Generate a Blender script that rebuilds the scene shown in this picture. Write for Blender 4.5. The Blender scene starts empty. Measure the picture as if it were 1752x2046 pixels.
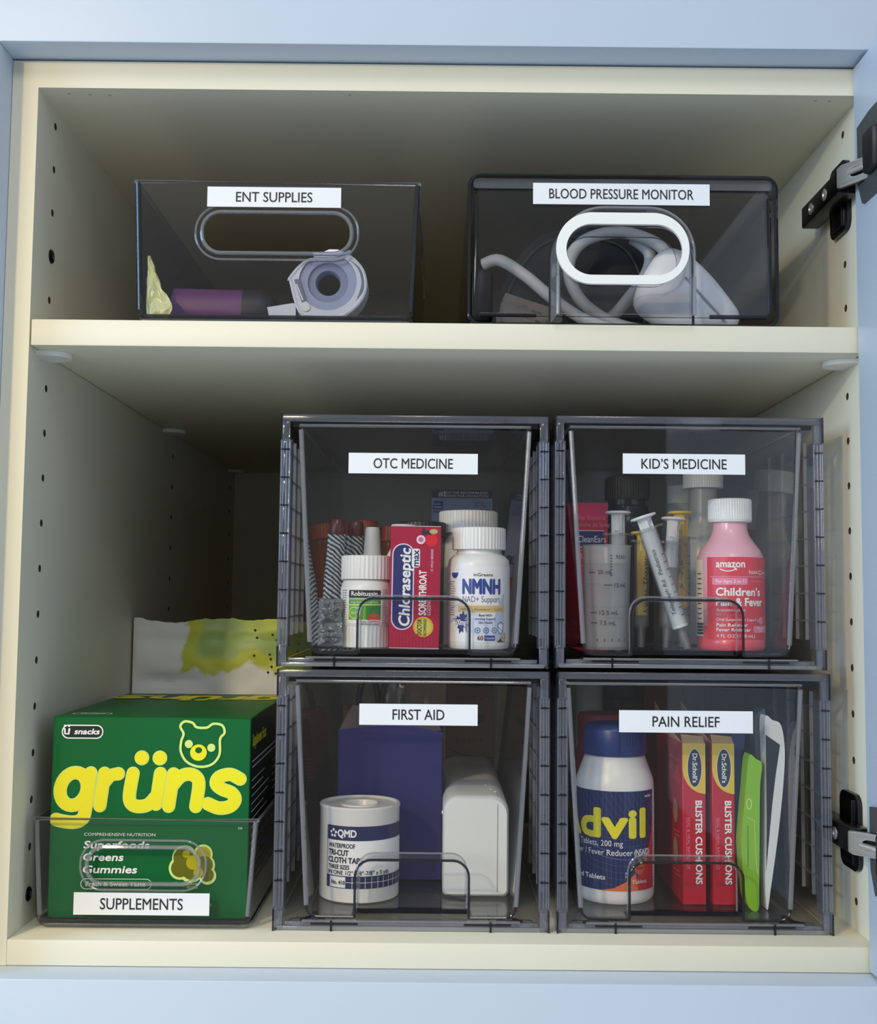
import bpy, bmesh, math, random
from math import sin, cos, pi, radians as RAD, sqrt, atan2
from mathutils import Vector, Matrix, noise
from mathutils.geometry import tessellate_polygon

random.seed(7)
SC = bpy.context.scene
COL = SC.collection
MM = 0.001   # every dimension below is in millimetres; x right, y into the cabinet, z up from the cabinet floor

# ------------------------------------------------------------------ camera
cam = bpy.data.cameras.new('camera'); camo = bpy.data.objects.new('camera', cam); COL.objects.link(camo)
P_, Y_, R_ = 0.0758, 0.0014, 0.0096            # pitch, yaw, roll of the hand-held phone
fw = Vector((sin(Y_)*cos(P_), cos(Y_)*cos(P_), sin(P_)))
r0 = Vector((cos(Y_), -sin(Y_), 0)); u0 = r0.cross(fw)
ri = r0*cos(R_) + u0*sin(R_); up = -r0*sin(R_) + u0*cos(R_)
camo.matrix_world = Matrix(((ri.x, up.x, -fw.x, 0.279173), (ri.y, up.y, -fw.y, -0.768832), (ri.z, up.z, -fw.z, 0.2254), (0, 0, 0, 1)))
cam.sensor_fit = 'HORIZONTAL'; cam.sensor_width = 36; cam.lens = 2283.67/1752*36
cam.clip_start = 0.01
SC.camera = camo

# ------------------------------------------------------------------ light and exposure
W = bpy.data.worlds.new('room'); SC.world = W; W.use_nodes = True
wn = W.node_tree; bg = wn.nodes['Background']; bg.inputs[1].default_value = 0.70
# the room around: pale walls, darkened straight behind the photographer to weaken reflections in the acrylic
wt = wn.nodes.new('ShaderNodeTexCoord'); wd = wn.nodes.new('ShaderNodeVectorMath'); wd.operation = 'DOT_PRODUCT'; wd.inputs[1].default_value = (0.05, -0.98, -0.15)
wr = wn.nodes.new('ShaderNodeValToRGB'); wn.links.new(wt.outputs['Generated'], wd.inputs[0]); wn.links.new(wd.outputs['Value'], wr.inputs[0]); wn.links.new(wr.outputs[0], bg.inputs[0])
wr.color_ramp.elements[0].position = .70; wr.color_ramp.elements[0].color = (0.84, 0.95, 1.10, 1)
wr.color_ramp.elements[1].position = .93; wr.color_ramp.elements[1].color = (0.36, 0.365, 0.37, 1)
def area(name, loc, aim, size, power, color, shape='DISK', size_y=None):
    l = bpy.data.lights.new(name, 'AREA'); l.shape = shape; l.size = size
    if size_y: l.size_y = size_y
    l.energy = power; l.color = color
    o = bpy.data.objects.new(name, l); COL.objects.link(o); o.location = loc
    o.rotation_euler = (Vector(aim) - Vector(loc)).to_track_quat('-Z', 'Y').to_euler()
    return o
area('pendant_lamp', (-0.315, -0.94, 0.70), (-0.22, -0.78, 0.0), 0.07, 8.8, (1.0, 0.79, 0.42))
area('window_daylight', (-2.5, -1.35, 0.9), (0.3, 0.0, 0.3), 1.2, 48, (0.34, 0.64, 1.0))
area('fill_corner', (-1.2, -2.2, 0.75), (0.3, 0.2, 0.25), 0.8, 13, (1.0, 0.96, 0.90))  # added fill light, unseen, lifts the deep interior
area('fill_behind', (0.25, -1.9, 1.62), (0.25, 0.2, 0.2), 0.6, 9, (1.0, 0.96, 0.88))  # added soft fill from behind the camera, brightens the compartments
SC.view_settings.view_transform = 'Standard'; SC.view_settings.look = 'None'
SC.view_settings.exposure = -0.15; SC.view_settings.gamma = 1.0
SC.view_settings.use_curve_mapping = False
SC.cycles.transparent_max_bounces = 48
SC.cycles.adaptive_threshold = 0.02; SC.cycles.max_bounces = 8; SC.cycles.glossy_bounces = 4
SC.cycles.use_denoising = True
SC.cycles.sample_clamp_indirect = 6

# ------------------------------------------------------------------ materials
def lin(c):
    return tuple(((x/255)/12.92 if x/255 <= .04045 else (((x/255)+.055)/1.055)**2.4) for x in c)
def mat(name, rgb, rough=.45, metal=0.0, spec=.5, grain=0.0, bump=0.0, coat=0.0, scale=60, sub=0.0, trans=0.0):
    m = bpy.data.materials.new(name); m.use_nodes = True; nt = m.node_tree; b = nt.nodes['Principled BSDF']
    c = (*lin(rgb), 1)
    b.inputs['Base Color'].default_value = c; b.inputs['Roughness'].default_value = rough
    b.inputs['Metallic'].default_value = metal; b.inputs['Specular IOR Level'].default_value = spec
    b.inputs['Coat Weight'].default_value = coat
    if sub:
        b.inputs['Subsurface Weight'].default_value = sub; b.inputs['Subsurface Scale'].default_value = .004
    if grain or bump:
        tc = nt.nodes.new('ShaderNodeTexCoord'); n = nt.nodes.new('ShaderNodeTexNoise')
        n.inputs['Scale'].default_value = scale; n.inputs['Detail'].default_value = 4
        nt.links.new(tc.outputs['Object'], n.inputs['Vector'])
        if grain:
            mx = nt.nodes.new('ShaderNodeMix'); mx.data_type = 'RGBA'
            mx.inputs[6].default_value = tuple(x*(1-grain) for x in c[:3]) + (1,); mx.inputs[7].default_value = tuple(min(1, x*(1+grain)) for x in c[:3]) + (1,)
            nt.links.new(n.outputs['Fac'], mx.inputs[0]); nt.links.new(mx.outputs[2], b.inputs['Base Color'])
        if bump:
            bp = nt.nodes.new('ShaderNodeBump'); bp.inputs['Strength'].default_value = bump; bp.inputs['Distance'].default_value = .002
            nt.links.new(n.outputs['Fac'], bp.inputs['Height']); nt.links.new(bp.outputs['Normal'], b.inputs['Normal'])
    return m
def acrylic(name, tint, graze, haze=0.015, hazecol=(.7, .75, .85), rough=.03, gain=1.0):
    """clear plastic: tinted see-through, Fresnel gloss, a trace of milky scatter; longer path at grazing angles absorbs more"""
    m = bpy.data.materials.new(name); m.use_nodes = True; nt = m.node_tree; nt.nodes.clear(); N = nt.nodes.new; L = nt.links.new
    out = N('ShaderNodeOutputMaterial'); geo = N('ShaderNodeNewGeometry')
    ior = N('ShaderNodeMath'); ior.operation = 'MULTIPLY_ADD'; ior.inputs[1].default_value = 1/1.49 - 1.49; ior.inputs[2].default_value = 1.49
    L(geo.outputs['Backfacing'], ior.inputs[0])
    fr = N('ShaderNodeFresnel'); L(ior.outputs[0], fr.inputs['IOR'])
    fg = N('ShaderNodeMath'); fg.operation = 'MULTIPLY'; fg.inputs[1].default_value = gain; fg.use_clamp = True; L(fr.outputs[0], fg.inputs[0])
    lw = N('ShaderNodeLayerWeight'); lw.inputs['Blend'].default_value = .5
    pw = N('ShaderNodeMath'); pw.operation = 'POWER'; pw.inputs[1].default_value = 3.0; L(lw.outputs['Facing'], pw.inputs[0])
    mx = N('ShaderNodeMix'); mx.data_type = 'RGBA'; mx.inputs[6].default_value = (*tint, 1); mx.inputs[7].default_value = (*graze, 1)
    L(pw.outputs[0], mx.inputs[0])
    tr = N('ShaderNodeBsdfTransparent'); L(mx.outputs[2], tr.inputs[0])
    gl = N('ShaderNodeBsdfGlossy'); gl.inputs['Roughness'].default_value = rough
    df = N('ShaderNodeBsdfTranslucent'); df.inputs[0].default_value = (*hazecol, 1)
    d2 = N('ShaderNodeBsdfDiffuse'); d2.inputs[0].default_value = (*hazecol, 1)
    hz = N('ShaderNodeMixShader'); hz.inputs[0].default_value = .4; L(d2.outputs[0], hz.inputs[1]); L(df.outputs[0], hz.inputs[2])
    a = N('ShaderNodeMixShader'); a.inputs[0].default_value = haze; L(tr.outputs[0], a.inputs[1]); L(hz.outputs[0], a.inputs[2])
    s = N('ShaderNodeMixShader'); L(fg.outputs[0], s.inputs[0]); L(a.outputs[0], s.inputs[1]); L(gl.outputs[0], s.inputs[2])
    L(s.outputs[0], out.inputs['Surface'])
    return m
M = {}
def C(name, rgb, **k):
    if name not in M: M[name] = mat(name, rgb, **k)
    return M[name]
CREAM = C('cream_melamine', (226, 221, 200), rough=.5, grain=.02, scale=25)
PANEL = C('cool_white_lacquer', (193, 206, 221), rough=.42, grain=.015, scale=12)
CHIP = C('particle_board_core', (70, 58, 42), rough=.9, grain=.3, scale=300)
PAPER = C('white_label_paper', (232, 234, 238), rough=.6, grain=.01)
INK = C('black_ink', (26, 28, 36), rough=.6)
WHITE = C('white_plastic', (236, 236, 233), rough=.32)
WHITE2 = C('white_print', (244, 244, 244), rough=.45)
GREYINK = C('grey_ink', (120, 124, 130), rough=.6)
NAVY = C('navy_print', (38, 44, 110), rough=.35)
STEEL = C('nickel_steel', (214, 210, 206), rough=.42, metal=.85)
DARKST = C('black_nickel', (62, 62, 66), rough=.28, metal=1.0)
BLACKP = C('black_plastic', (24, 26, 28), rough=.4)
GREYP = C('dark_grey_plastic', (70, 74, 76), rough=.45)
SMOKE = acrylic('smoke_acrylic', (.89, .89, .90), (.50, .50, .52), haze=.003)
SMOKE_E = acrylic('smoke_acrylic_edge', (.22, .22, .26), (.10, .10, .12), haze=.05, hazecol=(.5, .5, .55))
CASE = acrylic('grey_acrylic', (.945, .948, .96), (.66, .67, .71), haze=.003)
BACK = acrylic('lightened_acrylic_back', (.86, .87, .88), (.5, .5, .52), haze=.17, hazecol=(.80, .83, .80), rough=.15)  # haze brightens the drawer backs in place of light falling inside
POST = acrylic('grey_acrylic_post', (.84, .855, .90), (.46, .48, .55), haze=.09, hazecol=(.74, .78, .90), rough=.08)  # whitish haze stands in for light refracted inside the posts
EDGE = acrylic('grey_acrylic_edge', (.20, .20, .23), (.06, .06, .08), haze=.03, hazecol=(.4, .4, .5))
TRAY = acrylic('clear_acrylic', (.98, .98, .982), (.80, .81, .83), haze=.002)
CLEAR = acrylic('water_clear_acrylic', (.98, .98, .98), (.86, .87, .86), haze=.002)
RIM = acrylic('clear_acrylic_rim', (.80, .80, .82), (.30, .30, .33), haze=.22, hazecol=(.88, .90, .94), rough=.06, gain=1.4)  # strong pale haze paints highlight lines along rims and edges
FROST = acrylic('frosted_polypropylene', (.93, .935, .93), (.55, .56, .56), haze=.10, hazecol=(.9, .92, .92), rough=.2)
BAG = acrylic('thin_clear_film', (.86, .86, .84), (.45, .45, .42), haze=.10, hazecol=(.75, .75, .72), rough=.12)

# ------------------------------------------------------------------ mesh builder
class MB:
    def __init__(s): s.v = []; s.f = []; s.m = []; s.s = []; s.mats = []
    def mi(s, m):
        if m not in s.mats: s.mats.append(m)
        return s.mats.index(m)
    def add(s, vs, fs, m, smooth=False, X=None):
        b = len(s.v); k = s.mi(m)
        if X is not None: vs = [X @ Vector(p) for p in vs]
        s.v += [tuple(p) for p in vs]
        for f in fs: s.f.append(tuple(b+i for i in f)); s.m.append(k); s.s.append(smooth)
        return s
    def bm(s, bm, m, smooth=False, X=None):
        bm.verts.index_update()
        s.add([v.co.copy() for v in bm.verts], [[v.index for v in f.verts] for f in bm.faces], m, smooth, X); bm.free(); return s
    def box(s, x0, x1, y0, y1, z0, z1, m, r=0, seg=2, X=None):
        if r <= 0:
            vs = [(x, y, z) for x in (x0, x1) for y in (y0, y1) for z in (z0, z1)]
            return s.add(vs, [(0,1,3,2),(4,6,7,5),(0,4,5,1),(2,3,7,6),(0,2,6,4),(1,5,7,3)], m, False, X)
        bm = bmesh.new(); bmesh.ops.create_cube(bm, size=1)
        for v in bm.verts: v.co = ((x0+x1)/2+v.co.x*(x1-x0), (y0+y1)/2+v.co.y*(y1-y0), (z0+z1)/2+v.co.z*(z1-z0))
        bmesh.ops.bevel(bm, geom=bm.edges[:], offset=r, segments=seg, affect='EDGES', profile=.5)
        return s.bm(bm, m, True, X)
    def lathe(s, prof, m, c=(0, 0, 0), seg=56, smooth=True, X=None, closed=False):
        vs = []; fs = []; n = len(prof); T = Matrix.Translation(c)
        for r, z in prof:
            for j in range(seg): a = 2*pi*j/seg; vs.append((r*cos(a), r*sin(a), z))
        for i in range(n if closed else n-1):
            for j in range(seg):
                k = (i+1) % n
                fs.append((i*seg+j, i*seg+(j+1) % seg, k*seg+(j+1) % seg, k*seg+j))
        if not closed:
            for i in (0, n-1):
                if prof[i][0] > 0.001: fs.append(tuple(range(i*seg, i*seg+seg)))
        return s.add(vs, fs, m, smooth, (X or Matrix()) @ T)
    def gear(s, r, dr, n, z0, z1, m, c=(0, 0, 0), X=None, top=1.2):
        """ribbed cap: wall fluted n times, rounded top"""
        seg = n*4; vs = []; fs = []
        rows = [(0, z0, 0), (0, z0, 1), (0, z1-top, 1), (-top*.4, z1-top*.3, 0), (-top, z1, 0)]
        for o, z, fl in rows:
            for j in range(seg):
                a = 2*pi*j/seg; rr = r+o-(dr if (fl and j % 4 in (0, 1)) else 0); vs.append((rr*cos(a), rr*sin(a), z))
        for i in range(len(rows)-1):
            for j in range(seg): fs.append((i*seg+j, i*seg+(j+1) % seg, (i+1)*seg+(j+1) % seg, (i+1)*seg+j))
        fs += [tuple(range(seg)), tuple(range((len(rows)-1)*seg, len(rows)*seg))]
        return s.add(vs, fs, m, False, (X or Matrix()) @ Matrix.Translation(c))
    def tube(s, pts, r, m, seg=12, closed=False, smooth=True, X=None, rs=None):
        P = [Vector(p) for p in pts]; n = len(P); vs = []; fs = []; prev = None
        for i, p in enumerate(P):
            a = P[(i-1) % n] if (closed or i > 0) else p; b = P[(i+1) % n] if (closed or i < n-1) else p
            t = (b-a).normalized()
            if prev is None:
                q = Vector((0, 0, 1)) if abs(t.z) < .9 else Vector((1, 0, 0)); u = t.cross(q).normalized()
            else: u = (prev - t*prev.dot(t)).normalized()
            prev = u; w = t.cross(u); rr = rs[i] if rs else r
            for j in range(seg): an = 2*pi*j/seg; vs.append(p+(u*cos(an)+w*sin(an))*rr)
        for i in range(n if closed else n-1):
            for j in range(seg): k = (i+1) % n; fs.append((i*seg+j, i*seg+(j+1) % seg, k*seg+(j+1) % seg, k*seg+j))
        if not closed: fs += [tuple(range(seg)), tuple(range((n-1)*seg, n*seg))]
        return s.add(vs, fs, m, smooth, X)
    def prism(s, loops, fn, t0, t1, m, edge=None, X=None, smooth=False, back=True):
        """2-D outline (first loop) with holes (other loops), extruded; fn maps (u, v, t) to 3-D"""
        L3 = [[Vector((u, v, 0)) for u, v in l] for l in loops]; flat = [p for l in L3 for p in l]
        tris = tessellate_polygon(L3); n = len(flat)
        A = [fn(p.x, p.y, t0) for p in flat]; B = [fn(p.x, p.y, t1) for p in flat]
        s.add(A, tris, m, False, X)
        if back: s.add(B, [t[::-1] for t in tris], m, False, X)
        o = 0
        for l in loops:
            k = len(l); vs = A[o:o+k]+B[o:o+k]
            s.add(vs, [(i, (i+1) % k, k+(i+1) % k, k+i) for i in range(k)], edge or m, smooth, X); o += k
        return s
    def build(s, name, parent=None, label=None, recalc=True, sharp=40):
        me = bpy.data.meshes.new(name); me.from_pydata([(x*MM, y*MM, z*MM) for x, y, z in s.v], [], s.f)
        for m in s.mats: me.materials.append(m)
        me.polygons.foreach_set('material_index', s.m); me.polygons.foreach_set('use_smooth', s.s)
        bm = bmesh.new(); bm.from_mesh(me)
        bmesh.ops.remove_doubles(bm, verts=bm.verts[:], dist=1e-7)
        if recalc: bmesh.ops.recalc_face_normals(bm, faces=bm.faces[:])
        bm.to_mesh(me); bm.free(); me.set_sharp_from_angle(angle=RAD(sharp))
        o = bpy.data.objects.new(name, me); COL.objects.link(o)
        if parent is not None: o.parent = parent
        if label: o['label'] = label
        return o
XZ = lambda u, v, t: (u, t, v)
XY = lambda u, v, t: (u, v, t)
YZ = lambda u, v, t: (t, u, v)
def rrect(x0, y0, x1, y1, r, n=6, rs=None):
    rs = rs or (r, r, r, r); out = []      # bottom-left, bottom-right, top-right, top-left
    for (cx, cy, a0), q in zip(((x0, y0, 180), (x1, y0, 270), (x1, y1, 0), (x0, y1, 90)), rs):
        if q <= 0: out.append((cx, cy)); continue
        sx = 1 if cx == x0 else -1; sy = 1 if cy == y0 else -1
        for k in range(n+1):
            a = RAD(a0+90*k/n); out.append((cx+sx*q+q*cos(a), cy+sy*q+q*sin(a)))
    return out
def circ(cx, cy, r, n=32, ry=None): return [(cx+r*cos(2*pi*k/n), cy+(ry or r)*sin(2*pi*k/n)) for k in range(n)]
def grow(loop, d):
    """offset a counter-clockwise convex-ish loop outward by d"""
    n = len(loop); out = []
    for i in range(n):
        a, b, c = Vector(loop[i-1]), Vector(loop[i]), Vector(loop[(i+1) % n])
        e1 = (b-a).normalized() if (b-a).length > 1e-6 else (c-b).normalized(); e2 = (c-b).normalized() if (c-b).length > 1e-6 else e1
        n1 = Vector((e1.y, -e1.x)); n2 = Vector((e2.y, -e2.x)); q = (n1+n2)
        q = q.normalized()/max(.5, q.normalized().dot(n1)) if q.length > 1e-6 else n1
        out.append((b.x+q.x*d, b.y+q.y*d))
    return out
def spline(pts, n=8, closed=False):
    P = [Vector(p) for p in pts]; out = []; N = len(P)
    for i in range(N if closed else N-1):
        g = (lambda k: P[k % N]) if closed else (lambda k: P[max(0, min(N-1, k))])
        a, b, c, d = g(i-1), g(i), g(i+1), g(i+2)
        for k in range(n):
            t = k/n; out.append(.5*((2*b)+(c-a)*t+(2*a-5*b+4*c-d)*t*t+(3*b-a-3*c+d)*t**3))
    if not closed: out.append(P[-1])
    return out

# ------------------------------------------------------------------ printed artwork (lettering and marks, laid on a real surface)
_T = {}
def glyphs(body, bold=0.0, shear=0.0):
    key = (body, bold, shear)
    if key not in _T:
        cu = bpy.data.curves.new('lettering', 'FONT'); cu.body = body; cu.size = 1; cu.shear = shear; cu.resolution_u = 3
        o = bpy.data.objects.new('lettering', cu); COL.objects.link(o); dg = bpy.context.evaluated_depsgraph_get()
        me = bpy.data.meshes.new_from_object(o.evaluated_get(dg))
        _T[key] = ([(v.co.x, v.co.y) for v in me.vertices], [tuple(p.vertices) for p in me.polygons])
        bpy.data.objects.remove(o); bpy.data.curves.remove(cu); bpy.data.meshes.remove(me)
    return _T[key]
_cap = None
class Art:
    def __init__(s): s.items = []
    def fill(s, loops, m):
        L3 = [[Vector((u, v, 0)) for u, v in l] for l in loops]
        s.items.append(([p for l in loops for p in l], tessellate_polygon(L3), m)); return s
    def rect(s, x0, y0, x1, y1, m): return s.fill([[(x0, y0), (x1, y0), (x1, y1), (x0, y1)]], m)
    def rrect(s, x0, y0, x1, y1, r, m, **k): return s.fill([rrect(x0, y0, x1, y1, r, **k)], m)
    def circ(s, x, y, r, m, ry=None, n=32): return s.fill([circ(x, y, r, n, ry)], m)
    def ring(s, x, y, r, w, m, ry=None): return s.fill([circ(x, y, r, 36, ry), circ(x, y, r-w, 36, (ry-w) if ry else None)], m)
    def stroke(s, pts, w, m, cap=True, closed=False):
        vs = []; fs = []; P = [Vector((p[0], p[1])) for p in pts]; n = len(P)
        for i, p in enumerate(P):
            a = P[i-1] if (i or closed) else p; b = P[(i+1) % n] if (i < n-1 or closed) else p
            t = (b-a).normalized(); q = Vector((-t.y, t.x))*w/2; z = .03+.003*i; vs += [(p.x+q.x, p.y+q.y, z), (p.x-q.x, p.y-q.y, z)]
        for i in range(n if closed else n-1): j = (i+1) % n; fs.append((2*i, 2*i+1, 2*j+1, 2*j))
        s.items.append((vs, fs, m))
        if cap and not closed:
            for p, z in ((P[0], 0), (P[-1], .015)): c = circ(p.x, p.y, w/2, 20); s.items.append(([(a, b, z) for a, b in c], [tuple(range(20))], m))
        return s
    def text(s, body, x, y, h, m, w=None, al='l', bold=0.0, shear=0.0, rot=0):
        global _cap
        if _cap is None: _cap = max(v[1] for v in glyphs('H')[0])
        vs, fs = glyphs(body, 0.0, shear); k = h/_cap
        x0 = min(v[0] for v in vs); x1 = max(v[0] for v in vs); kx = (w/(x1-x0)) if w else k
        sh = {'l': 0, 'c': .5, 'r': 1}[al]*(x1-x0)*kx
        ca, sa = cos(RAD(rot)), sin(RAD(rot)); out = []
        for a, b in vs: a = (a-x0)*kx-sh; b *= k; out.append((x+a*ca-b*sa, y+a*sa+b*ca))
        if bold > 0:     # heavier weight: the outline repeated around a small circle
            n = len(out); d = bold*k; allv = []; allf = []
            for q in range(8):
                dx, dy = d*min(1, kx/k*1.2)*cos(q*pi/4), d*sin(q*pi/4); allv += [(a+dx*ca-dy*sa, b+dx*sa+dy*ca, .009*q) for a, b in out]; allf += [tuple(i+q*n for i in f) for f in fs]
            out, fs = allv, allf
        s.items.append((out, fs, m)); return s
    def lines(s, x0, x1, ys, m, h=.5, jag=.25):
        """rows of print too small to read"""
        for y in ys:
            x = x0; e = x1-random.random()*jag*(x1-x0)
            while x < e-.8:
                q = min(e, x+random.uniform(1.2, 4)); s.rect(x, y, q, y+h, m); x = q+.5
        return s
    def put(s, mb, fn, bend=None, clip=None, step=.035):
        for k, (vs, fs, m) in enumerate(s.items):
            off = .10+.035*k if len(s.items) < 14 else .10+.5*k/len(s.items)
            bm = bmesh.new(); V = [bm.verts.new((p[0], p[1], p[2] if len(p) > 2 else 0)) for p in vs]
            for f in fs:
                try: bm.faces.new([V[i] for i in f])
                except ValueError: pass
            if clip:
                for co, no in (((clip[0], 0, 0), (-1, 0, 0)), ((clip[1], 0, 0), (1, 0, 0)), ((0, clip[2], 0), (0, -1, 0)), ((0, clip[3], 0), (0, 1, 0))):
                    bmesh.ops.bisect_plane(bm, geom=bm.verts[:]+bm.edges[:]+bm.faces[:], plane_co=co, plane_no=no, clear_outer=True)
            if bend and bm.verts:
                a = min(v.co.x for v in bm.verts); b = max(v.co.x for v in bm.verts); u = math.ceil(a/bend)*bend
                while u < b:
                    bmesh.ops.bisect_plane(bm, geom=bm.verts[:]+bm.edges[:]+bm.faces[:], plane_co=(u, 0, 0), plane_no=(1, 0, 0)); u += bend
            bm.verts.index_update()
            mb.add([fn(v.co.x, v.co.y, off+v.co.z) for v in bm.verts], [[v.index for v in f.verts] for f in bm.faces], m, bool(bend)); bm.free()
        return mb
def on_front(y, x0=0, z0=0): return lambda u, v, o: (x0+u, y-o, z0+v)
def on_cyl(r, a0=0, z0=0): return lambda u, v, o: ((r+o)*sin(u/r+a0), -(r+o)*cos(u/r+a0), z0+v)

# ------------------------------------------------------------------ things
def tag(o, label, cat, group=None):
    o['label'] = label; o['category'] = cat
    if group: o['group'] = group
    return o
def thing(name, label, cat, loc, rot=(0, 0, 0), group=None):
    o = bpy.data.objects.new(name, None); COL.objects.link(o); o.empty_display_size = .02
    o.location = tuple(c*MM for c in loc); o.rotation_euler = tuple(RAD(a) for a in rot)
    return tag(o, label, cat, group)
def single(mb, name, label, cat, loc, rot=(0, 0, 0), group=None, **k):
    o = mb.build(name, **k); o.location = tuple(c*MM for c in loc); o.rotation_euler = tuple(RAD(a) for a in rot)
    return tag(o, label, cat, group)
def structure(mb, name, label):
    o = mb.build(name); o['kind'] = 'structure'; o['label'] = label; return o

# ================================================================== setting: panels around the cabinet
structure(MB().box(-700, 900, -25, 30, 597, 1000, PANEL, r=1.2), 'trim_1', 'pale blue-white filler panel above the cabinet opening')
structure(MB().box(-700, -18.3, -25, 30, -16.6, 596.8, PANEL, r=1), 'trim_2', 'pale filler panel along the left of the cabinet')
structure(MB().box(-700, 900, -25, 30, -600, -16.8, PANEL, r=1.2), 'trim_3', 'pale white panel below the cabinet opening')

# ================================================================== cabinet
cab = thing('cabinet', 'cream built-in cabinet with one shelf, peg holes and an open door on the right', 'cabinet', (0, 0, -16.5))
CZ = 16.5
def drilled(x_in, x_out, hole_list, r=2.7):
    mb = MB(); d = 1 if x_out > x_in else -1
    loops = [[(0, 0), (800, 0), (800, 595.5+CZ), (0, 595.5+CZ)]] + [circ(y, z+CZ, r, 14) for y, z in hole_list]
    L3 = [[Vector((u, v, 0)) for u, v in l] for l in loops]; flat = [p for l in L3 for p in l]
    mb.add([(x_in, p.x, p.y) for p in flat], tessellate_polygon(L3), CREAM)
    for l in loops[1:]:
        k = len(l); A = [(x_in, u, v) for u, v in l]; B = [(x_in+d*9, u, v) for u, v in l]
        mb.add(A+B, [(i, (i+1) % k, k+(i+1) % k, k+i) for i in range(k)]+[tuple(range(k, 2*k))], CHIP)
    q = [(0, 0), (800, 0), (800, 595.5+CZ), (0, 595.5+CZ)]
    A = [(x_in, u, v) for u, v in q]; B = [(x_out, u, v) for u, v in q]
    mb.add(A+B, [(i, (i+1) % 4, 4+(i+1) % 4, 4+i) for i in range(4)]+[(7, 6, 5, 4)], CREAM)
    return mb
holes = [(y, 564-32*k) for y in (37, 430, 765) for k in range(18) if not (k in (5,))]
drilled(0, -18, [h for h in holes if h not in ((37, 564-96), (37, 564-32*17))]).build('side_panel', cab)
drilled(571, 589, [h for h in holes if not (h[0] == 37 and h[1] in (564-32, 564-64, 564-480, 564-512))]).build('side_panel', cab)
tp = MB(); hl = [(18, 10), (32.4, 11), (46.3, 11.8), (215.4, 7), (541.8, 9), (552, 9.6)]
lp = [[(0, 0), (571, 0), (571, 800), (0, 800)]]+[circ(x, y, 1.3, 10) for x, y in hl]
tp.prism(lp, XY, 576.4+CZ, 586+CZ, CREAM, None); tp.box(0, 571, 0, 800, 586+CZ, 595.5+CZ, CREAM)
for x, y in hl: tp.prism([circ(x, y, 1.28, 10)], XY, 579+CZ, 584+CZ, CHIP)
tp.build('top_panel', cab)
MB().box(0, 571, 0, 800, 0, 16.5, CREAM, r=.6).build('bottom_panel', cab)
MB().box(-18, 589, 800, 806, 0, 595.5+CZ, CREAM).build('back_panel', cab)
MB().box(.8, 570.2, 0.5, 797, 395.3+CZ, 413.5+CZ, CREAM, r=.9).build('shelf', cab)
for x, s, y in ((0, 1, 29), (0, 1, 397), (0, 1, 762), (571, -1, 29), (571, -1, 397)):
    p = MB(); a = [(s*20*sin(t)+x, y+14*cos(t)) for t in [pi*k/16 for k in range(17)]]
    p.prism([a], XY, 391.8+CZ, 395.2+CZ, WHITE); p.build('shelf_pin', cab)
for z in (564-96, 564-32*17):
    p = MB(); X = Matrix.Translation((0, 37, z+CZ)) @ Matrix.Rotation(pi/2, 4, 'Y')
    p.lathe([(5, 0), (5, .6), (4.3, 1.3), (2.6, 1.5), (2.2, .5), (0, .5)], DARKST, X=X, seg=24); p.build('screw', cab)
# door, standing open at a right angle, and its two hinges
dr = MB(); dr.box(564.9, 584, -596, -1.5, CZ-15, 595+CZ, PANEL, r=.8); dr.build('door', cab, 'pale blue-white door')
def hinge(z, flip, shift):
    h = bpy.data.objects.new('hinge', None); COL.objects.link(h); h.parent = cab; h.location = (0, 0, (z+CZ)*MM); h['label'] = 'nickel cup hinge with a dark arm'
    k = MB(); k.prism([rrect(22, -26, 57, 26, 8)], YZ, 567.6, 570.9, DARKST)
    k.box(566, 571, 30, 50, -22, 22, DARKST, r=1)
    for zz in (-18, 18): k.lathe([(4, 0), (4, 1), (1.6, 1.6), (1.2, .4), (0, .4)], STEEL, X=Matrix.Translation((567.8, 40, zz)) @ Matrix.Rotation(-pi/2, 4, 'Y'), seg=20)
    k.build('mounting_plate', h)
    k = MB(); k.box(554, 567.5, 3, 80, -8, 8, DARKST, r=1.2)
    for yy in (28, 58): k.lathe([(4.2, 0), (4.2, .5), (2.2, .9), (1.6, .1), (0, .1)], STEEL, X=Matrix.Translation((554, yy, 0)) @ Matrix.Rotation(-pi/2, 4, 'Y'), seg=20)
    k.build('hinge_arm', h)
    k = MB(); sl = rrect(556.6, -3.0, 562.4, 3.8, 2.2)
    k.prism([rrect(552.3, -7, 565.2, 8, 1.5), sl], lambda u, v, t: (u, t-2.35*(u-552), v+flip*-.18*(u-552)), -4.5, -1.0, STEEL)
    k.prism([rrect(552.3, -7, 565.2, 8, 1.5)], lambda u, v, t: (u, t-2.35*(u-552), v+flip*-.18*(u-552)), -.4, 3.6, DARKST)
    k.tube([(556.8, -13.4, .4), (562.2, -26, .2)], 2.1, STEEL, seg=12)
    k.build('hinge_link', h)
    k = MB(); k.prism([[(-12, shift-14), (-19, shift-29), (-62, shift-29), (-62, shift+29), (-34, shift+29), (-12, shift+26)]], YZ, 562.8, 564.9, GREYP)
    k.box(557.5, 565, -52, -33, shift-15, shift+13, BLACKP, r=2.5); k.tube([(563, -34, shift-12), (560, -34, shift+2), (562, -36, shift+14)], 1.6, STEEL, seg=8)
    k.build('hinge_cup', h)
    return h
hinge(516, 1, 6); hinge(68, -1, -1)

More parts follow.
